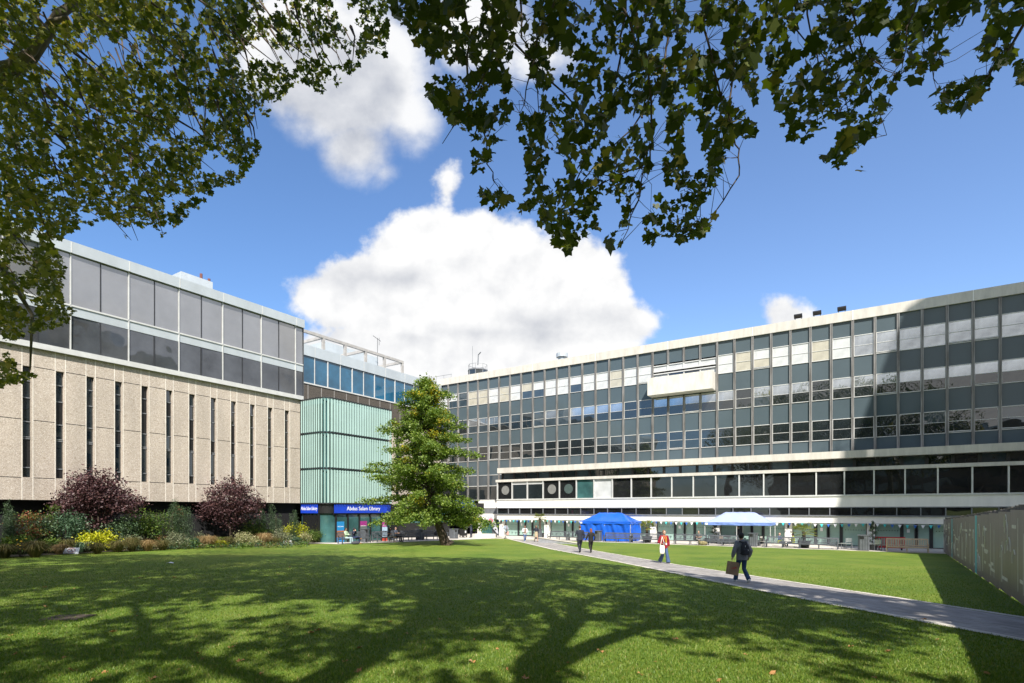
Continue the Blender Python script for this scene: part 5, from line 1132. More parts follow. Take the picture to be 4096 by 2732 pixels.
def spiral(lab, p, h_, w_, m, sqpot):
    o = thing('spiral_topiary', lab, 'topiary', tuple(p), AR, 'spiral clipped trees in pots'); pot(o, .7, sqpot, M['bin'], .8); pts = []
    for k in range(1500):
        t = random.random(); z = sqpot+.1+h_*t; a = t*6.283*4.2; rr = w_*.5*(1-t)+.04; c_ = Vector((rr*.65*math.cos(a), rr*.65*math.sin(a), z)); s_ = .25*rr+.03; pts.append(c_+Vector((random.gauss(0, s_), random.gauss(0, s_), random.gauss(0, .04))))
    leaf_cloud('foliage', pts, .06, OVAL, m, o, .3); b = MB(); b.tube([(0, 0, sqpot), (0, 0, sqpot+h_)], .025, 6); b.build('stem', M['barkd'], o)
spiral('spiral clipped tree in a grey pot beside the feather flag', rloc(1979, 100), 1.15, .7, LM['green'], .95); spiral('dark spiral clipped tree beside the bin and red barrier', rloc(3490, 98), 1.75, 1.0, LM['conif'], .45); spiral('dark spiral clipped tree under the pale marquee', rloc(2856, 102), 1.5, .9, LM['conif'], .45)
# feather flag
p = rloc(1996, 99.5); o = thing('feather_flag', 'grey feather flag with a pink and white emblem by the low white wall', 'flag', tuple(p), AR*.3)
b = MB(); b.tube([(0, 0, 0), (-.15, 0, 1.0), (-.45, 0, 1.8), (-.85, 0, 2.35), (-1.1, 0, 2.5)], .018, 6); b.build('pole', M['dmet'], o); b = MB(); b.box(-.3, .3, -.3, .3, -.01, .03); b.build('foot', M['dmet'], o)
L1 = [(-.02, .3), (-.15, 1.0), (-.45, 1.8), (-.82, 2.33), (-1.05, 2.47)]; L2 = [(-1.32, 2.42), (-1.38, 2.2), (-1.22, 1.8), (-.75, 1.1), (-.28, .5)]
b = MB(); pl_ = L1+L2; b.add([(x, -.02+.015*math.sin(4*z), z) for x, z in pl_]+[(x, .0+.015*math.sin(4*z), z) for x, z in pl_], [tuple(range(len(pl_)))]+[tuple(range(2*len(pl_)-1, len(pl_)-1, -1))]); b.build('sail', mat('flag_grey_cloth', (.42, .42, .46), .7), o)
b = MB(); 
for t in np.linspace(0, 2*math.pi, 9)[:-1]: b.disc((-.98+.2*math.cos(t), -.035, 1.98+.2*math.sin(t)), (1, 0, 0), (0, 0, 1), .075, 8)
b.build('emblem', mat('flag_pink', (.6, .08, .12), .7), o); b = MB(); b.box(-.88, -.55, -.035, -.03, 1.42, 1.5); b.box(-.8, -.5, -.035, -.03, 1.29, 1.36); b.build('writing', M['lettr'], o)
# tables and chairs, barrier
def chair(lab, p, rz, m, grp='cafe chairs on the paving'):
    o = thing('cafe_chair', lab, 'chair', tuple(p), rz, grp)
    b = MB()
    for k in range(5): b.box(-.22, .22, -.22+k*.09, -.15+k*.09, .44, .455)
    b.build('seat', m, o); b = MB()
    for k in range(4): b.box(-.22, .22, .22, .235, .55+k*.085, .61+k*.085)
    b.build('backrest', m, o)
    for x in (-.22, .22):
        for y, h_ in ((-.2, .44), (.22, .86)): b = MB(); b.box(x-.014, x+.014, y-.014, y+.014, 0, h_); b.build('leg', M['gmet'], o)
def table(lab, p, rz, m, h_=.72, grp='cafe tables on the paving'):
    o = thing('cafe_table', lab, 'table', tuple(p), rz, grp); b = MB(); b.box(-.4, .4, -.4, .4, h_-.03, h_); b.build('tabletop', m, o)
    for x in (-.34, .34):
        for y in (-.34, .34): b = MB(); b.box(x-.016, x+.016, y-.016, y+.016, 0, h_-.03); b.build('leg', M['gmet'], o)
alum = mat('brushed_aluminium', (.45, .47, .47), .35, .6, .08, 4)
table('pale metal cafe table between the grey benches and the bin', rloc(3385, 98), AR, alum, .5); chair('metal chair left of the pale table between benches and bin', rloc(3365, 98.2), AR+1.5, alum); chair('metal chair behind the pale table between benches and bin', rloc(3396, 99.6), AR+.1, alum)
table('metal table left of the red barrier, behind the bin', rloc(3492, 97.6), AR, alum, .55); chair('slatted metal chair turned away from the red barrier', rloc(3512, 97.3), AR+3.1, alum); chair('dark-framed chair nearest the pale oak bench', rloc(3533, 98.2), AR+2, alum)
table('dark cafe table beside the bin under the pale marquee', rloc(3040, 98.6), AR, M['dmet'], .75); chair('pale cafe chair right of the dark table by the bin', rloc(3054, 98.3), AR+1.2, M['conc']); chair('dark cafe chair behind the table by the bin', rloc(3046, 100.4), AR, M['dmet'])
table('dark cafe table under the pale marquee behind the empty bench', rloc(2905, 100.5), AR, M['dmet'], .75); chair('pale wooden chair seen through the empty bench slats', rloc(2890, 100.2), AR+2.8, M['teak'])
o = thing('barrier', 'red plastic barrier behind the pale oak bench', 'barrier', tuple(rloc(3502, 100)), AR); b = MB(); rd = mat('red_plastic', (.55, .015, .03), .45)
b.box(0, 2.0, -.03, .03, .15, .3); b.box(0, 2.0, -.03, .03, .95, 1.05); 
for x in np.arange(0, 2.0, .16): b.box(x, x+.06, -.02, .02, .3, .95)
b.build('barrier_panel', rd, o); b = MB(); b.box(.2, .3, -.25, .25, 0, .15); b.box(1.7, 1.8, -.25, .25, 0, .15); b.build('foot', M['black'], o)
# hoarding along the right of the court
ha, hb = Vector((4.6, 1.9)), Vector((33.8, 43.0)); hd = (hb-ha); HL = hd.length; hz = math.atan2(hd.y, hd.x)
o = thing('site_hoarding', 'tall taupe printed hoarding running along the right of the lawn', 'hoarding', (ha.x, ha.y, 0), hz); hu = hd/HL
def hg(s): q = ha+hu*s; return zg(q.x, q.y)
hm = [mat('hoarding_print_%d' % i, c, .45, 0, .10, 1.2, stretch=(1, 1, .4)) for i, c in enumerate(((.185, .145, .12), (.175, .135, .11), (.192, .152, .126), (.18, .138, .115)))]; tq = mat('hoarding_turquoise', (.08, .42, .48), .5)
hl = mat('hoarding_pale_line', (.58, .55, .46), .55, 0, .1, 3); n_ = int(HL/2.44)
for k in range(n_):
    s0, s1 = HL*k/n_, HL*(k+1)/n_; b = MB(); top_ = 2.56; z0 = hg((s0+s1)/2); b.box(s0+.004, s1-.004, 0, .05, z0+.04, z0+top_); pnl = b.build('panel', hm[random.randrange(4)], o)
    b = MB(); random.seed(k*7+1)
    for _ in range(random.randint(5, 9)):
        t = random.random(); x0 = random.uniform(s0+.1, s1-.6); z = z0+random.uniform(.3, 2.1)
        if t < .4: b.box(x0, min(s1-.05, x0+random.uniform(.4, 1.3)), .05, .053, z, z+.10)
        elif t < .75: b.box(x0, x0+.07, .05, .053, z0+.3, z0+random.uniform(1.2, 2.4))
        else: b.tube([(x0+.3*math.cos(a), .051, z+.4*math.sin(a)) for a in np.linspace(0, math.pi*random.uniform(.7, 1.6), 14)], .02, 4)
    b.build('printed_line', hl, pnl)
for u in (3812, 3910):
    t = kk(u); s = (ha.x-t*ha.y)/(t*hu.y-hu.x); z0 = hg(s); b = MB(); b.box(s-.35, s+.35, .05, .056, z0+.05, z0+2.55); b.build('turquoise_strip', tq, o)
b = MB()
for k in range(n_*8):
    s0, s1 = HL*k/n_/8, HL*(k+1)/n_/8; z0 = hg(s0); h_ = 2.66+.22*max(0, 1-s0/20)+random.uniform(-.03, .03); b.box(s0, s1, -.10, -.05, z0+2.3, z0+h_)
b.build('backing_board', mat('dark_ply', (.11, .10, .095), .8, 0, .3, 3), o)
b = MB()
for k in range(n_): s0 = HL*(k+.5)/n_; z0 = hg(s0); b.box(s0-.05, s0+.05, -.05, 0, z0-.1, z0+2.5); 
b.build('post', M['dmet'], o)
# ================================================================ PEOPLE
random.seed(5)
REM = []; MC = {}
def cm(col, rough=.8):
    k = tuple(col)
    if k not in MC: MC[k] = mat('cloth_%02d' % len(MC), col, rough, 0, .12, 6, .15, 30)
    return MC[k]
SK = {'light': (.52, .32, .23), 'tan': (.36, .20, .13), 'dark': (.16, .085, .055)}
def person(lab, loc, h, H=1.72, pose='walk', top=(.1, .1, .1), legs=(.05, .06, .1), skin='light', hair=(.03, .02, .015), hs='short', shoes=(.03, .03, .03), vox=.016, jt=None, lean=0., skirt=None, bare=False, flare=0., puff=0., hood=None, bulk=1., short=False, turn=0.):
    k = H/1.75; o = thing('person', lab, 'person', tuple(loc), h); sit = pose.startswith('sit')
    hz = .50 if sit else .90
    J = {'kR': (.10, .16, .50), 'aR': (.10, .27, .10), 'kL': (-.10, .05, .48), 'aL': (-.10, -.27, .16), 'eR': (.27, -.10, 1.14), 'wR': (.26, .00, .90), 'eL': (-.27, -.02, 1.13), 'wL': (-.26, .14, .90)}
    if pose == 'walk2': J.update(kL=(-.10, .16, .50), aL=(-.10, .27, .10), kR=(.10, .05, .48), aR=(.10, -.27, .16))
    if pose == 'stand': J.update(kR=(.1, .02, .49), aR=(.1, -.01, .09), kL=(-.1, .02, .49), aL=(-.11, .02, .09))
    if sit: J.update(kR=(.13, .44, .52), aR=(.14, .45, .10), kL=(-.13, .44, .52), aL=(-.14, .48, .10), eR=(.26, .05, .78), wR=(.06, .26, .74), eL=(-.26, .05, .78), wL=(-.08, .27, .76))
    if pose == 'sitcross': J.update(kR=(.07, .44, .60), aR=(-.20, .50, .50))
    if jt: J.update(jt)
    J = {a: Vector(c) for a, c in J.items()}
    dz = hz-.90; ca_, sa_ = math.cos(lean), math.sin(lean)
    def U(x, y, z): zz = z-.90; return Vector((x, y*ca_+zz*sa_, .90+dz+zz*ca_-y*sa_))
    def mk(name, b, m, par, v=None, parent_extra=None):
        me_o = b.build(name, m, par); me_o.data.polygons.foreach_set('use_smooth', [True]*len(me_o.data.polygons)); md = me_o.modifiers.new('r', 'REMESH'); md.mode = 'VOXEL'; md.voxel_size = (v or vox); REM.append(me_o); return me_o
    def SC(b): b.v = [(x*k, y*k, z*k) for x, y, z in b.v]; return b
    shR, shL = U(.17*bulk, 0, 1.41), U(-.17*bulk, 0, 1.41); hR, hL = Vector((.09, 0, hz)), Vector((-.09, 0, hz))
    # ---- body: one surface from head to ankles
    b = MB(); b.tube([U(0, 0, .86), U(0, 0, 1.05), U(0, 0, 1.25), U(0, 0, 1.38), U(0, -.005, 1.45), U(0, .0, 1.50), U(0, .012, 1.58)], [(.15*bulk, .10), (.13*bulk, .09), (.16*bulk, .10), (.165*bulk, .09), (.10, .07), (.055, .055), (.05, .052)], 14)
    hd_ = U(0, .03, 1.645); T = Matrix.Rotation(turn, 3, 'Z')
    def hp(x, y, z): return hd_+T @ Vector((x, y, z))
    b.ball(hd_, .076, .095, .112, 16, 12); b.ball(hp(0, .035, -.06), .05, .058, .055, 12, 8); b.ball(hp(0, .098, -.012), .013, .02, .024, 8, 6); b.ball(hp(0, .082, -.055), .024, .014, .01, 8, 5)
    for s_ in (-1, 1): b.ball(hp(.078*s_, -.005, -.01), .012, .022, .03, 8, 6)
    for sh_, e, w_, sg in ((shR, J['eR'], J['wR'], 1), (shL, J['eL'], J['wL'], -1)):
        b.tube([sh_, sh_.lerp(e, .5), e, e.lerp(w_, .35), w_], [.05, .046, .037, .036, .026], 10); b.ball(sh_, .055)
        d = (w_-e).normalized(); sd_ = d.cross(Vector((0, 1, 0))); sd_ = sd_.normalized() if sd_.length > .2 else Vector((1, 0, 0)); fw = sd_.cross(d)
        pc = w_+d*.045; Mh = Matrix((fw, sd_, d)).transposed()
        b.ball(pc, .040, .018, .048, 10, 8, 0, Mh)
        for j, L in enumerate((.062, .072, .068, .052)):
            st_ = pc+fw*(.030-.020*j)+d*.035; m1 = st_+d*L*.5-sd_*.006*sg; b.tube([st_, m1, st_+d*L*.92-sd_*.022*sg], [.0095, .009, .007], 6)
        st_ = pc+fw*.034-d*.012; b.tube([st_, st_+fw*.022+d*.026, st_+fw*.022+d*.055], [.011, .010, .008], 6)
    for hp_, kn, an in ((hR, J['kR'], J['aR']), (hL, J['kL'], J['aL'])):
        b.tube([hp_, hp_.lerp(kn, .5), kn, kn.lerp(an, .35)+Vector((0, -.012, 0)), an, an+Vector((0, .02, -.05))], [.085, .072, .052, .052, .036, .034], 10)
    b.tube([Vector((0, 0, hz-.10)), Vector((0, 0, hz+.08))], [(.14*bulk, .10), (.15*bulk, .10)], 12)
    bd = mk('body', SC(b), cm(SK[skin], .55), o)
    b = MB()
    for s_ in (-1, 1): b.ball(hp(.030*s_, .086, .012), .013, .008, .007, 8, 5); b.ball(hp(.030*s_, .084, .032), .02, .008, .004, 6, 4)
    SC(b).build('eyes', M['black'], bd)
    # ---- clothes
    pf = puff
    b = MB(); hem = .80 if not skirt else .86
    if sit: hem = .90
    b.tube([U(0, 0, hem), U(0, 0, 1.0), U(0, 0, 1.15), U(0, 0, 1.28), U(0, 0, 1.39), U(0, -.005, 1.455), U(0, 0, 1.495)], [(.178*bulk+pf, .128+pf), (.168*bulk+pf, .12+pf), (.172*bulk+pf, .122+pf), (.188*bulk+pf, .125+pf), (.186*bulk+pf*.6, .112+pf*.5), (.115, .082), (.066, .066)], 16)
    for sh_, e, w_ in ((shR, J['eR'], J['wR']), (shL, J['eL'], J['wL'])):
        b.ball(sh_, .072+pf*.5)
        if short: b.tube([sh_, sh_.lerp(e, .75)], [.068, .06], 10)
        else: b.tube([sh_, sh_.lerp(e, .5), e, e.lerp(w_, .5), w_], [.070+pf*.4, .064+pf*.6, .056+pf*.7, .052+pf*.7, .040+pf*.2], 10)
    if hood: b.ball(U(0, -.09, 1.47), .11, .075, .06, 12, 8)
    mk('top', SC(b), cm(top), o)
    if skirt:
        b = MB(); b.tube([U(0, 0, 1.12), Vector((0, 0, .95)), Vector((0, .02, .72)), Vector((0, .02, .52))], [(.165, .12), (.18, .135), (.19, .15), (.185, .15)], 16); mk('dress', SC(b), cm(skirt), o)
    if not bare:
        b = MB(); b.tube([U(0, 0, .80) if not sit else U(0, 0, .84), U(0, 0, .90), U(0, 0, 1.0)], [(.165*bulk, .122), (.172*bulk, .122), (.16*bulk, .112)], 14)
        for hp_, kn, an in ((hR, J['kR'], J['aR']), (hL, J['kL'], J['aL'])):
            b.tube([hp_, hp_.lerp(kn, .5), kn, kn.lerp(an, .5), an+(an-kn).normalized()*.03], [.098*bulk, .086*bulk, .068+flare*.3, .062+flare*.7, .060+flare], 10)
        mk('trousers', SC(b), cm(legs), o)
    for sg, kn, an in ((1, J['kR'], J['aR']), (-1, J['kL'], J['aL'])):
        b = MB(); back_ = an.z > .13 and not sit; f = Vector((.02*sg, .98, -.55 if back_ else 0)).normalized(); up_ = Vector((0, -f.z, f.y)) if back_ else Vector((0, 0, 1))
        c0 = an-up_*.055; q = [c0-f*.07, c0-f*.0, c0+f*.09, c0+f*.17]; b.tube(q, [(.034, .034), (.044, .048), (.045, .036), (.03, .02)], 10); b.ball(an-up_*.01, .042, .045, .045); b.tube([c0-f*.085-up_*.03, c0+f*.06-up_*.033, c0+f*.19-up_*.03], [(.036, .012), (.044, .012), (.032, .012)], 8)
        mk('shoe', SC(b), cm(shoes), o, .012)
    b = MB()
    if hs == 'bald': b.ball(hp(0, -.05, -.03), .079, .06, .05, 12, 8)
    else:
        b.ball(hp(0, -.022, .025), .086, .098, .104, 16, 10)
        if hs in ('long', 'bob'): b.tube([hp(0, -.05, .05), hp(0, -.065, -.06), hp(0, -.075, -.15), hp(0, -.08, -.20 if hs == 'bob' else -.34)], [(.085, .06), (.095, .06), (.10, .05), (.05, .03)], 12)
        if hs == 'long':
            for s_ in (-1, 1): b.tube([hp(.07*s_, -.01, .05), hp(.088*s_, .01, -.06), hp(.10*s_, .04, -.2), hp(.09*s_, .05, -.32)], [.03, .032, .035, .015], 8)
        if hs == 'tied': b.ball(hp(0, -.12, -.02), .04, .04, .06, 8, 6)
        if hs == 'mop': b.ball(hp(0, -.01, .02), .10, .112, .115, 14, 10)
    mk('hair', SC(b), cm(hair, .7), o)
    o['_k'] = k
    return o, J, k
def at(o, k, p): return o.matrix_basis @ (Vector(p)*k)
def solid(name, b, m, par): o_ = b.build(name, m, par); o_.data.polygons.foreach_set('use_smooth', [True]*len(o_.data.polygons)); md = o_.modifiers.new('r', 'REMESH'); md.mode = 'VOXEL'; md.voxel_size = .018; REM.append(o_); return o_
def backpack(lab, p, J, k, m, big=1.):
    o = thing('backpack', lab, 'bag', tuple(p.location), p.rotation_euler.z)
    b = MB(); b.tube([(0, -.20, 1.0), (0, -.215, 1.1), (0, -.205, 1.3), (0, -.175, 1.45)], [(.13*big, .06), (.155*big, .09), (.14*big, .08), (.08, .04)], 14); b.tube([(0, -.30, 1.03), (0, -.30, 1.2)], [(.11*big, .03), (.10*big, .03)], 10); b.v = [(x*k, y*k, z*k) for x, y, z in b.v]; solid('bag_body', b, m, o)
    for s_ in (-1, 1):
        b = MB(); b.tube([(.08*s_, -.16, 1.43), (.115*s_, -.03, 1.478), (.125*s_, .11, 1.40), (.14*s_, .13, 1.25), (.165*s_, .05, 1.1), (.12*s_, -.14, 1.03)], [(.022, .012)]*6, 6); b.v = [(x*k, y*k, z*k) for x, y, z in b.v]; b.build('strap', m, o)
    b = MB(); b.tube([(.05, -.335, 1.2), (.052, -.34, 1.15)], .006, 5); b.tube([(-.04, -.31, 1.34), (-.042, -.315, 1.28)], .006, 5); b.v = [(x*k, y*k, z*k) for x, y, z in b.v]; b.build('zip_pull', M['lettr'], o); return o
HW = math.atan2(.21, 1)                      # heading along the path, away
g = G(2968, 2330); nm, J, k = person('person in a grey hoodie and jeans walking away with a paper bag in hand', g, HW-.12, 1.74, 'walk2', (.155, .165, .185), (.018, .055, .13), 'tan', (.012, .010, .010), 'mop', (.62, .64, .66), .013, dict(eL=(-.30, -.03, 1.14), wL=(-.34, .02, .90)), .05, hood=1, puff=.03, flare=.02)
backpack('black backpack worn by the hooded walker', nm, J, k, cm((.018, .02, .028)), 1.08)
wl = at(nm, k, J['wL']); o = thing('paper_bag', 'brown paper carrier bag hanging from the hooded walker\'s hand', 'bag', (wl.x, wl.y, wl.z-.62), HW+.1); b = MB(); Mx = Matrix.Translation((0, 0, .22)) @ Matrix.Rotation(R(10), 4, 'Y'); b.box(-.20, .20, -.075, .075, -.22, .24, 0, Mx); b.build('bag_body', mat('brown_kraft_paper', (.26, .175, .105), .75, 0, .12, 5, .3, 6), o)
text('lettering', 'H&M', .10, mat('red_ink', (.42, .04, .03), .6), o, (0.0, -.08, .24), (R(90), R(-10), 0), .001, 1.); b = MB(); b.tube([(-.05, -.02, .44), (-.03, -.01, .58), (.02, 0, .60), (.07, .01, .56), (.09, .02, .43)], .007, 5); b.build('handle', M['teak'], o)
g = G(2656, 2253); rw, J, k = person('person in a red jacket and flared jeans walking this way on the path', g, math.pi+HW-.1, 1.68, 'walk', (.25, .006, .02), (.05, .085, .18), 'light', (.24, .11, .05), 'tied', (.03, .03, .035), .013, dict(eR=(.30, -.02, 1.12), wR=(.17, .22, 1.06), eL=(-.27, -.06, 1.13), wL=(-.27, -.02, .90), kR=(.09, .06, .48), aR=(.12, -.22, .14), kL=(-.10, .16, .50), aL=(-.13, .27, .09)), flare=.055, puff=.025, turn=.15)
o = thing('tote_bag', 'cream canvas tote bag on the shoulder of the walker in red', 'bag', tuple(rw.location), rw.rotation_euler.z); b = MB(); b.tube([(.20, .25, .52), (.20, .26, .60), (.20, .25, .80), (.19, .24, .98)], [(.11, .04), (.135, .06), (.145, .05), (.13, .02)], 14); b.v = [(x*k, y*k, z*k) for x, y, z in b.v]; solid('bag_body', b, mat('cream_canvas', (.75, .70, .62), .8, 0, .05, 4, .2, 8), o)
b = MB(); b.tube([(.10, .24, .97), (.10, .17, 1.2), (.12, .10, 1.40), (.13, -.02, 1.475)], [(.016, .008)]*4, 6); b.tube([(.28, .22, .97), (.22, .18, 1.2), (.15, .11, 1.40), (.15, -.02, 1.472)], [(.016, .008)]*4, 6); b.v = [(x*k, y*k, z*k) for x, y, z in b.v]; b.build('strap', cm((.72, .66, .55)), o)
o = thing('lanyard', 'yellow lanyard with a white badge worn by the walker in red', 'badge', tuple(rw.location), rw.rotation_euler.z); b = MB(); b.tube([(-.06, .085, 1.45), (-.075, .165, 1.3), (-.055, .175, 1.1)], [(.012, .006)]*3, 6); b.tube([(.05, .085, 1.45), (.0, .165, 1.3), (-.05, .177, 1.1)], [(.012, .006)]*3, 6); b.v = [(x*k, y*k, z*k) for x, y, z in b.v]; b.build('ribbon', cm((.62, .40, .03)), o); b = MB(); b.box(-.09, -.02, .172, .178, .99, 1.09); b.v = [(x*k, y*k, z*k) for x, y, z in b.v]; b.build('badge_card', M['lettr'], o)
w = Vector(at(rw, k, J['wR'])); o = thing('phone', 'grey phone held by the walker in red', 'phone', (w.x, w.y, w.z), rw.rotation_euler.z); b = MB(); b.box(-.12, -.04, .03, .04, .0, .10); b.build('case', M['gmet'], o)
g = G(2320, 2210); person('man in a dark navy suit walking away on the path', g, HW, 1.80, 'walk', (.018, .022, .038), (.016, .019, .033), 'light', (.10, .05, .025), 'short', (.012, .012, .012), .015, dict(eL=(-.30, .0, 1.16), wL=(-.22, .20, 1.10), eR=(.28, -.02, 1.14), wR=(.29, .08, .90)), bulk=1.15)
g = G(2364, 2211); person('woman in black with auburn hair walking beside the suited man', g, HW, 1.62, 'walk', (.012, .012, .012), (.014, .014, .014), 'light', (.20, .065, .025), 'bob', (.02, .02, .02), .015, dict(eL=(-.30, .02, 1.13), wL=(-.36, .12, .92)), bulk=1.02)
g = Vector((1.30, 55.8, -1.13)); w1, J, k = person('woman in a white jacket and blue jeans walking this way at the path end', g, math.pi+HW, 1.64, 'walk', (.72, .70, .68), (.06, .11, .24), 'tan', (.03, .015, .012), 'long', (.7, .7, .7), .015, dict(eR=(.30, -.04, 1.14), wR=(.12, .20, 1.08), eL=(-.34, -.02, 1.14), wL=(-.16, .16, 1.02)), puff=.02)
b = MB(); b.box(-.07, .07, .13, .15, .9, 1.42); b.v = [(x*k, y*k, z*k) for x, y, z in b.v]; b.build('inner_top', cm((.16, .055, .03)), w1)
g = Vector((2.42, 55.2, -1.13)); person('woman in sunglasses, navy jacket and short beige dress walking this way', g, math.pi+HW, 1.68, 'walk2', (.02, .024, .04), (.3, .25, .15), 'tan', (.025, .014, .012), 'long', (.03, .03, .035), .015, None, 0, skirt=(.40, .33, .22), bare=True)
g = rloc(2023, 95.2); sb, J, k = person('student in a pale blue shirt and grey trousers walking away by the first glass doors', (g.x, g.y, PZ), HW+.4, 1.74, 'walk', (.36, .43, .52), (.34, .32, .31), 'tan', (.015, .012, .012), 'mop', (.6, .6, .6), .016, dict(eL=(-.32, .03, 1.16), wL=(-.42, .12, .98))); backpack('grey backpack worn by the student by the first glass doors', sb, J, k, cm((.21, .20, .22)), .95)
w = at(sb, k, J['wR']); o = thing('carrier_bag', 'red and white carrier bag in the hand of the student by the glass doors', 'bag', (w.x, w.y, w.z-.5), .3); b = MB(); b.tube([(0, 0, .02), (0, 0, .2), (0, 0, .38), (0, 0, .5)], [(.13, .06), (.16, .08), (.13, .05), (.02, .02)], 10); solid('bag_body', b, cm((.62, .34, .30)), o)
BH = AR+math.pi; 
def seat_on(u, D=96.3, dz=0): q = rloc(u, D); return Vector((q.x+.20*.5421, q.y+.20*.8403, PZ+dz-.03))
person('man in sunglasses and a grey T-shirt sitting on the grey bench beside a camouflage bag', seat_on(2794), BH-.1, 1.74, 'sitcross', (.11, .115, .125), (.22, .20, .19), 'light', (.16, .08, .045), 'short', (.2, .14, .09), .016, None, .12, short=True, turn=.25)
q = rloc(2812, 95.9); o = thing('camouflage_bag', 'camouflage rucksack on the paving at the seated man\'s feet', 'bag', (q.x, q.y, PZ), AR+.2); b = MB(); b.ball((0, 0, .2), .36, .22, .2); b.ball((-.2, -.03, .22), .2, .18, .17); b.ball((.2, 0, .2), .2, .19, .16); solid('bag_body', b, mat('camouflage_cloth', (.33, .27, .14), .9, 0, .3, 9, .3, 8, col2=(.10, .09, .04)), o)
q = rloc(2953, 101); person('person in a dark jacket and jeans standing under the pale marquee', (q.x, q.y, PZ), AR+2.2, 1.74, 'stand', (.035, .035, .04), (.05, .07, .12), 'tan', (.02, .015, .012), 'short', (.02, .02, .02), .016, dict(wR=(.1, .26, 1.12), wL=(-.1, .26, 1.12), eR=(.27, .04, 1.13), eL=(-.27, .04, 1.13)))
hv = (.62, .72, .02)
for u, dd, lab, hr, hs in ((3117, 100.2, 'bald worker in a yellow hi-vis vest sitting behind the grey bench, nearer the bin', (.3, .18, .12), 'bald'), (3172, 99.6, 'dark-haired worker in a yellow hi-vis jacket sitting on the ground by the palm', (.04, .025, .02), 'short')):
    q = rloc(u, dd); w_, J, k = person(lab, (q.x, q.y, PZ-.16), AR+math.pi+(1.2 if 'bald' in lab else -1.3), 1.75, 'sit', (.05, .09, .2) if 'bald' in lab else hv, (.03, .035, .05), 'light', hr, hs, (.03, .03, .03), .017, dict(wR=(.05, .30, .85), wL=(-.05, .30, .85)))
    b = MB(); b.tube([(0, 0, .47), (0, 0, .62), (0, 0, .75)], [(.20, .15), (.20, .15), (.19, .145)], 12); b.v = [(x*k, y*k, z*k) for x, y, z in b.v]; b.build('hi_vis_band', cm(hv), w_)
def lseat(u, v): 
    q = G(u, v); return Vector((q.x-.18*.84, q.y+.18*.542, q.z-.01))
LH = AL+math.pi
person('person in a pale green top sitting with folded arms by the posters', lseat(1392, 2176), LH+.35, 1.72, 'sit', (.40, .52, .36), (.34, .45, .50), 'tan', (.02, .012, .01), 'short', (.05, .05, .05), .015, dict(wR=(-.06, .24, .80), wL=(.06, .25, .77)), -.14, turn=.3)
person('person in a navy hooded coat sitting cross-legged with raised hands', lseat(1420, 2175), LH+.35, 1.70, 'sitcross', (.012, .018, .045), (.02, .03, .085), 'light', (.03, .02, .03), 'mop', (.26, .13, .06), .015, dict(eR=(.24, .12, .85), wR=(.05, .17, 1.10), eL=(-.24, .12, .85), wL=(-.05, .17, 1.10)), .05, hood=1)
q = lseat(1416, 2177); o = thing('rucksack', 'grey rucksack on the ground between the seated pair\'s feet', 'bag', (q.x+.35, q.y-.5, q.z), .4); b = MB(); b.ball((0, 0, .15), .3, .18, .15); b.ball((.2, 0, .14), .15, .14, .13); solid('bag_body', b, cm((.06, .06, .075)), o)
person('person in a dark T-shirt and grey jeans with crossed legs beside the bald man', lseat(1560, 2168), LH+.4, 1.72, 'sitcross', (.03, .035, .055), (.20, .20, .20), 'tan', (.03, .018, .012), 'long', (.42, .27, .14), .015, None, .12, short=True, turn=.4)
person('bald man in sunglasses and a slate blue shirt with folded arms', lseat(1590, 2167), LH+.3, 1.78, 'sit', (.10, .12, .17), (.025, .025, .03), 'light', (.3, .17, .12), 'bald', (.02, .02, .02), .015, dict(wR=(-.08, .24, .80), wL=(.08, .25, .77)), -.08, bulk=1.15, short=True)
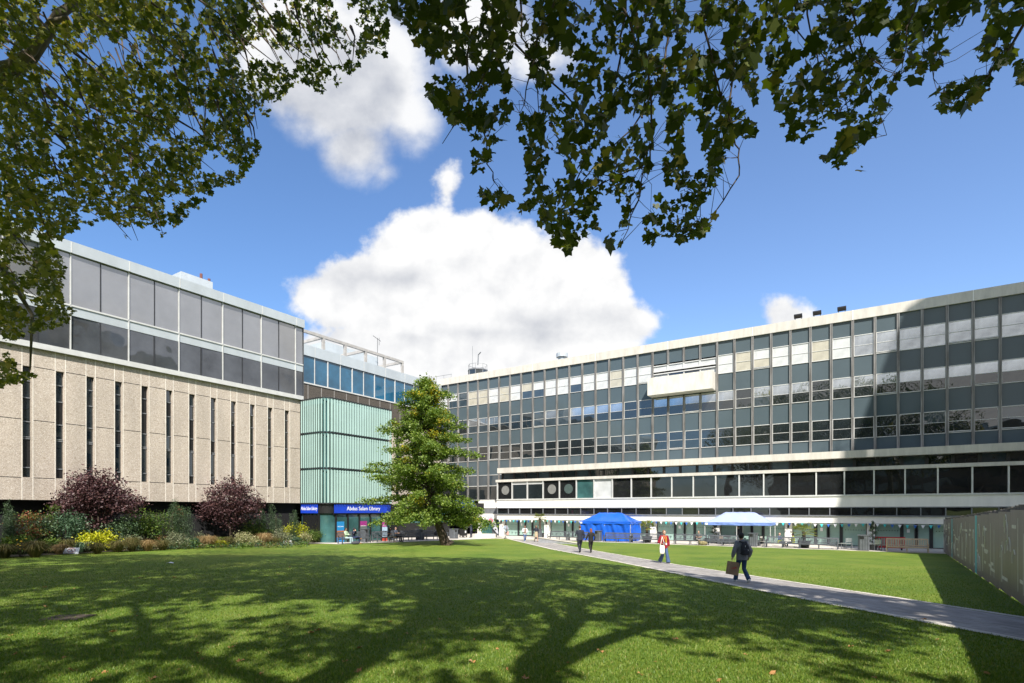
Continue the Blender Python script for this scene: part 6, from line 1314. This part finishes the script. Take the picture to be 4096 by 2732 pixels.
q = G(1752, 2160); o = thing('shoulder_bag', 'black bag lying on the bench behind the ginkgo trunk', 'bag', (q.x-.25, q.y+.2, q.z+.46), AL); b = MB(); b.ball((0, 0, .2), .26, .14, .2); b.ball((.05, 0, .34), .14, .1, .12); solid('bag_body', b, cm((.02, .02, .024)), o)
q = G(1885, 2151); wk, J, k = person('worker in dark blue pushing a trolley at the passage right of the ginkgo', (q.x, q.y, q.z+.02), R(60), 1.75, 'stand', (.03, .035, .06), (.018, .02, .04), 'light', (.05, .03, .02), 'short', (.02, .02, .02), .016, dict(eR=(.26, .14, 1.2), wR=(.16, .42, 1.24), eL=(-.26, .14, 1.2), wL=(-.16, .42, 1.24)), .1)
o = thing('trolley', 'black wheeled trolley pushed by the worker at the passage', 'trolley', tuple(q+Vector((-.95, .35, .02))), R(60)); b = MB(); b.box(-.35, .35, -.3, .35, .2, 1.0); b.build('crate', M['black'], o)
for x in (-.28, .28):
    for y in (-.24, .3): b = MB(); b.tube([(x-.02, y, .09), (x+.02, y, .09)], .09, 10); b.build('wheel', M['dmet'], o)
b = MB(); b.box(-.12, .12, -.306, -.3, .55, .8); b.build('notice', M['lettr'], o); b = MB(); b.tube([(-.3, -.3, 1.0), (-.3, -.34, 1.2), (.3, -.34, 1.2), (.3, -.3, 1.0)], .02, 6); b.build('handle', M['gmet'], o)
# turn the remeshed figures into plain meshes
bpy.context.view_layer.update(); dg = bpy.context.evaluated_depsgraph_get()
new = [(o, bpy.data.meshes.new_from_object(o.evaluated_get(dg))) for o in REM]
for o, me in new:
    ms = list(o.data.materials); o.modifiers.clear(); o.data = me
    me.materials.clear()
    for m in ms: me.materials.append(m)
    me.polygons.foreach_set('material_index', [0]*len(me.polygons)); me.polygons.foreach_set('use_smooth', [True]*len(me.polygons))
for o in [q for q in bpy.data.objects if q.type == 'FONT']:        # lettering as plain meshes
    me = bpy.data.meshes.new_from_object(o.evaluated_get(dg)); n = o.name; p = o.parent; mx = o.matrix_local.copy(); ms = o.active_material; bpy.data.objects.remove(o)
    q = link(n, me, (), p); q.matrix_local = mx
    if not me.materials: me.materials.append(ms)
for o in bpy.data.objects:
    if '_k' in o: del o['_k']
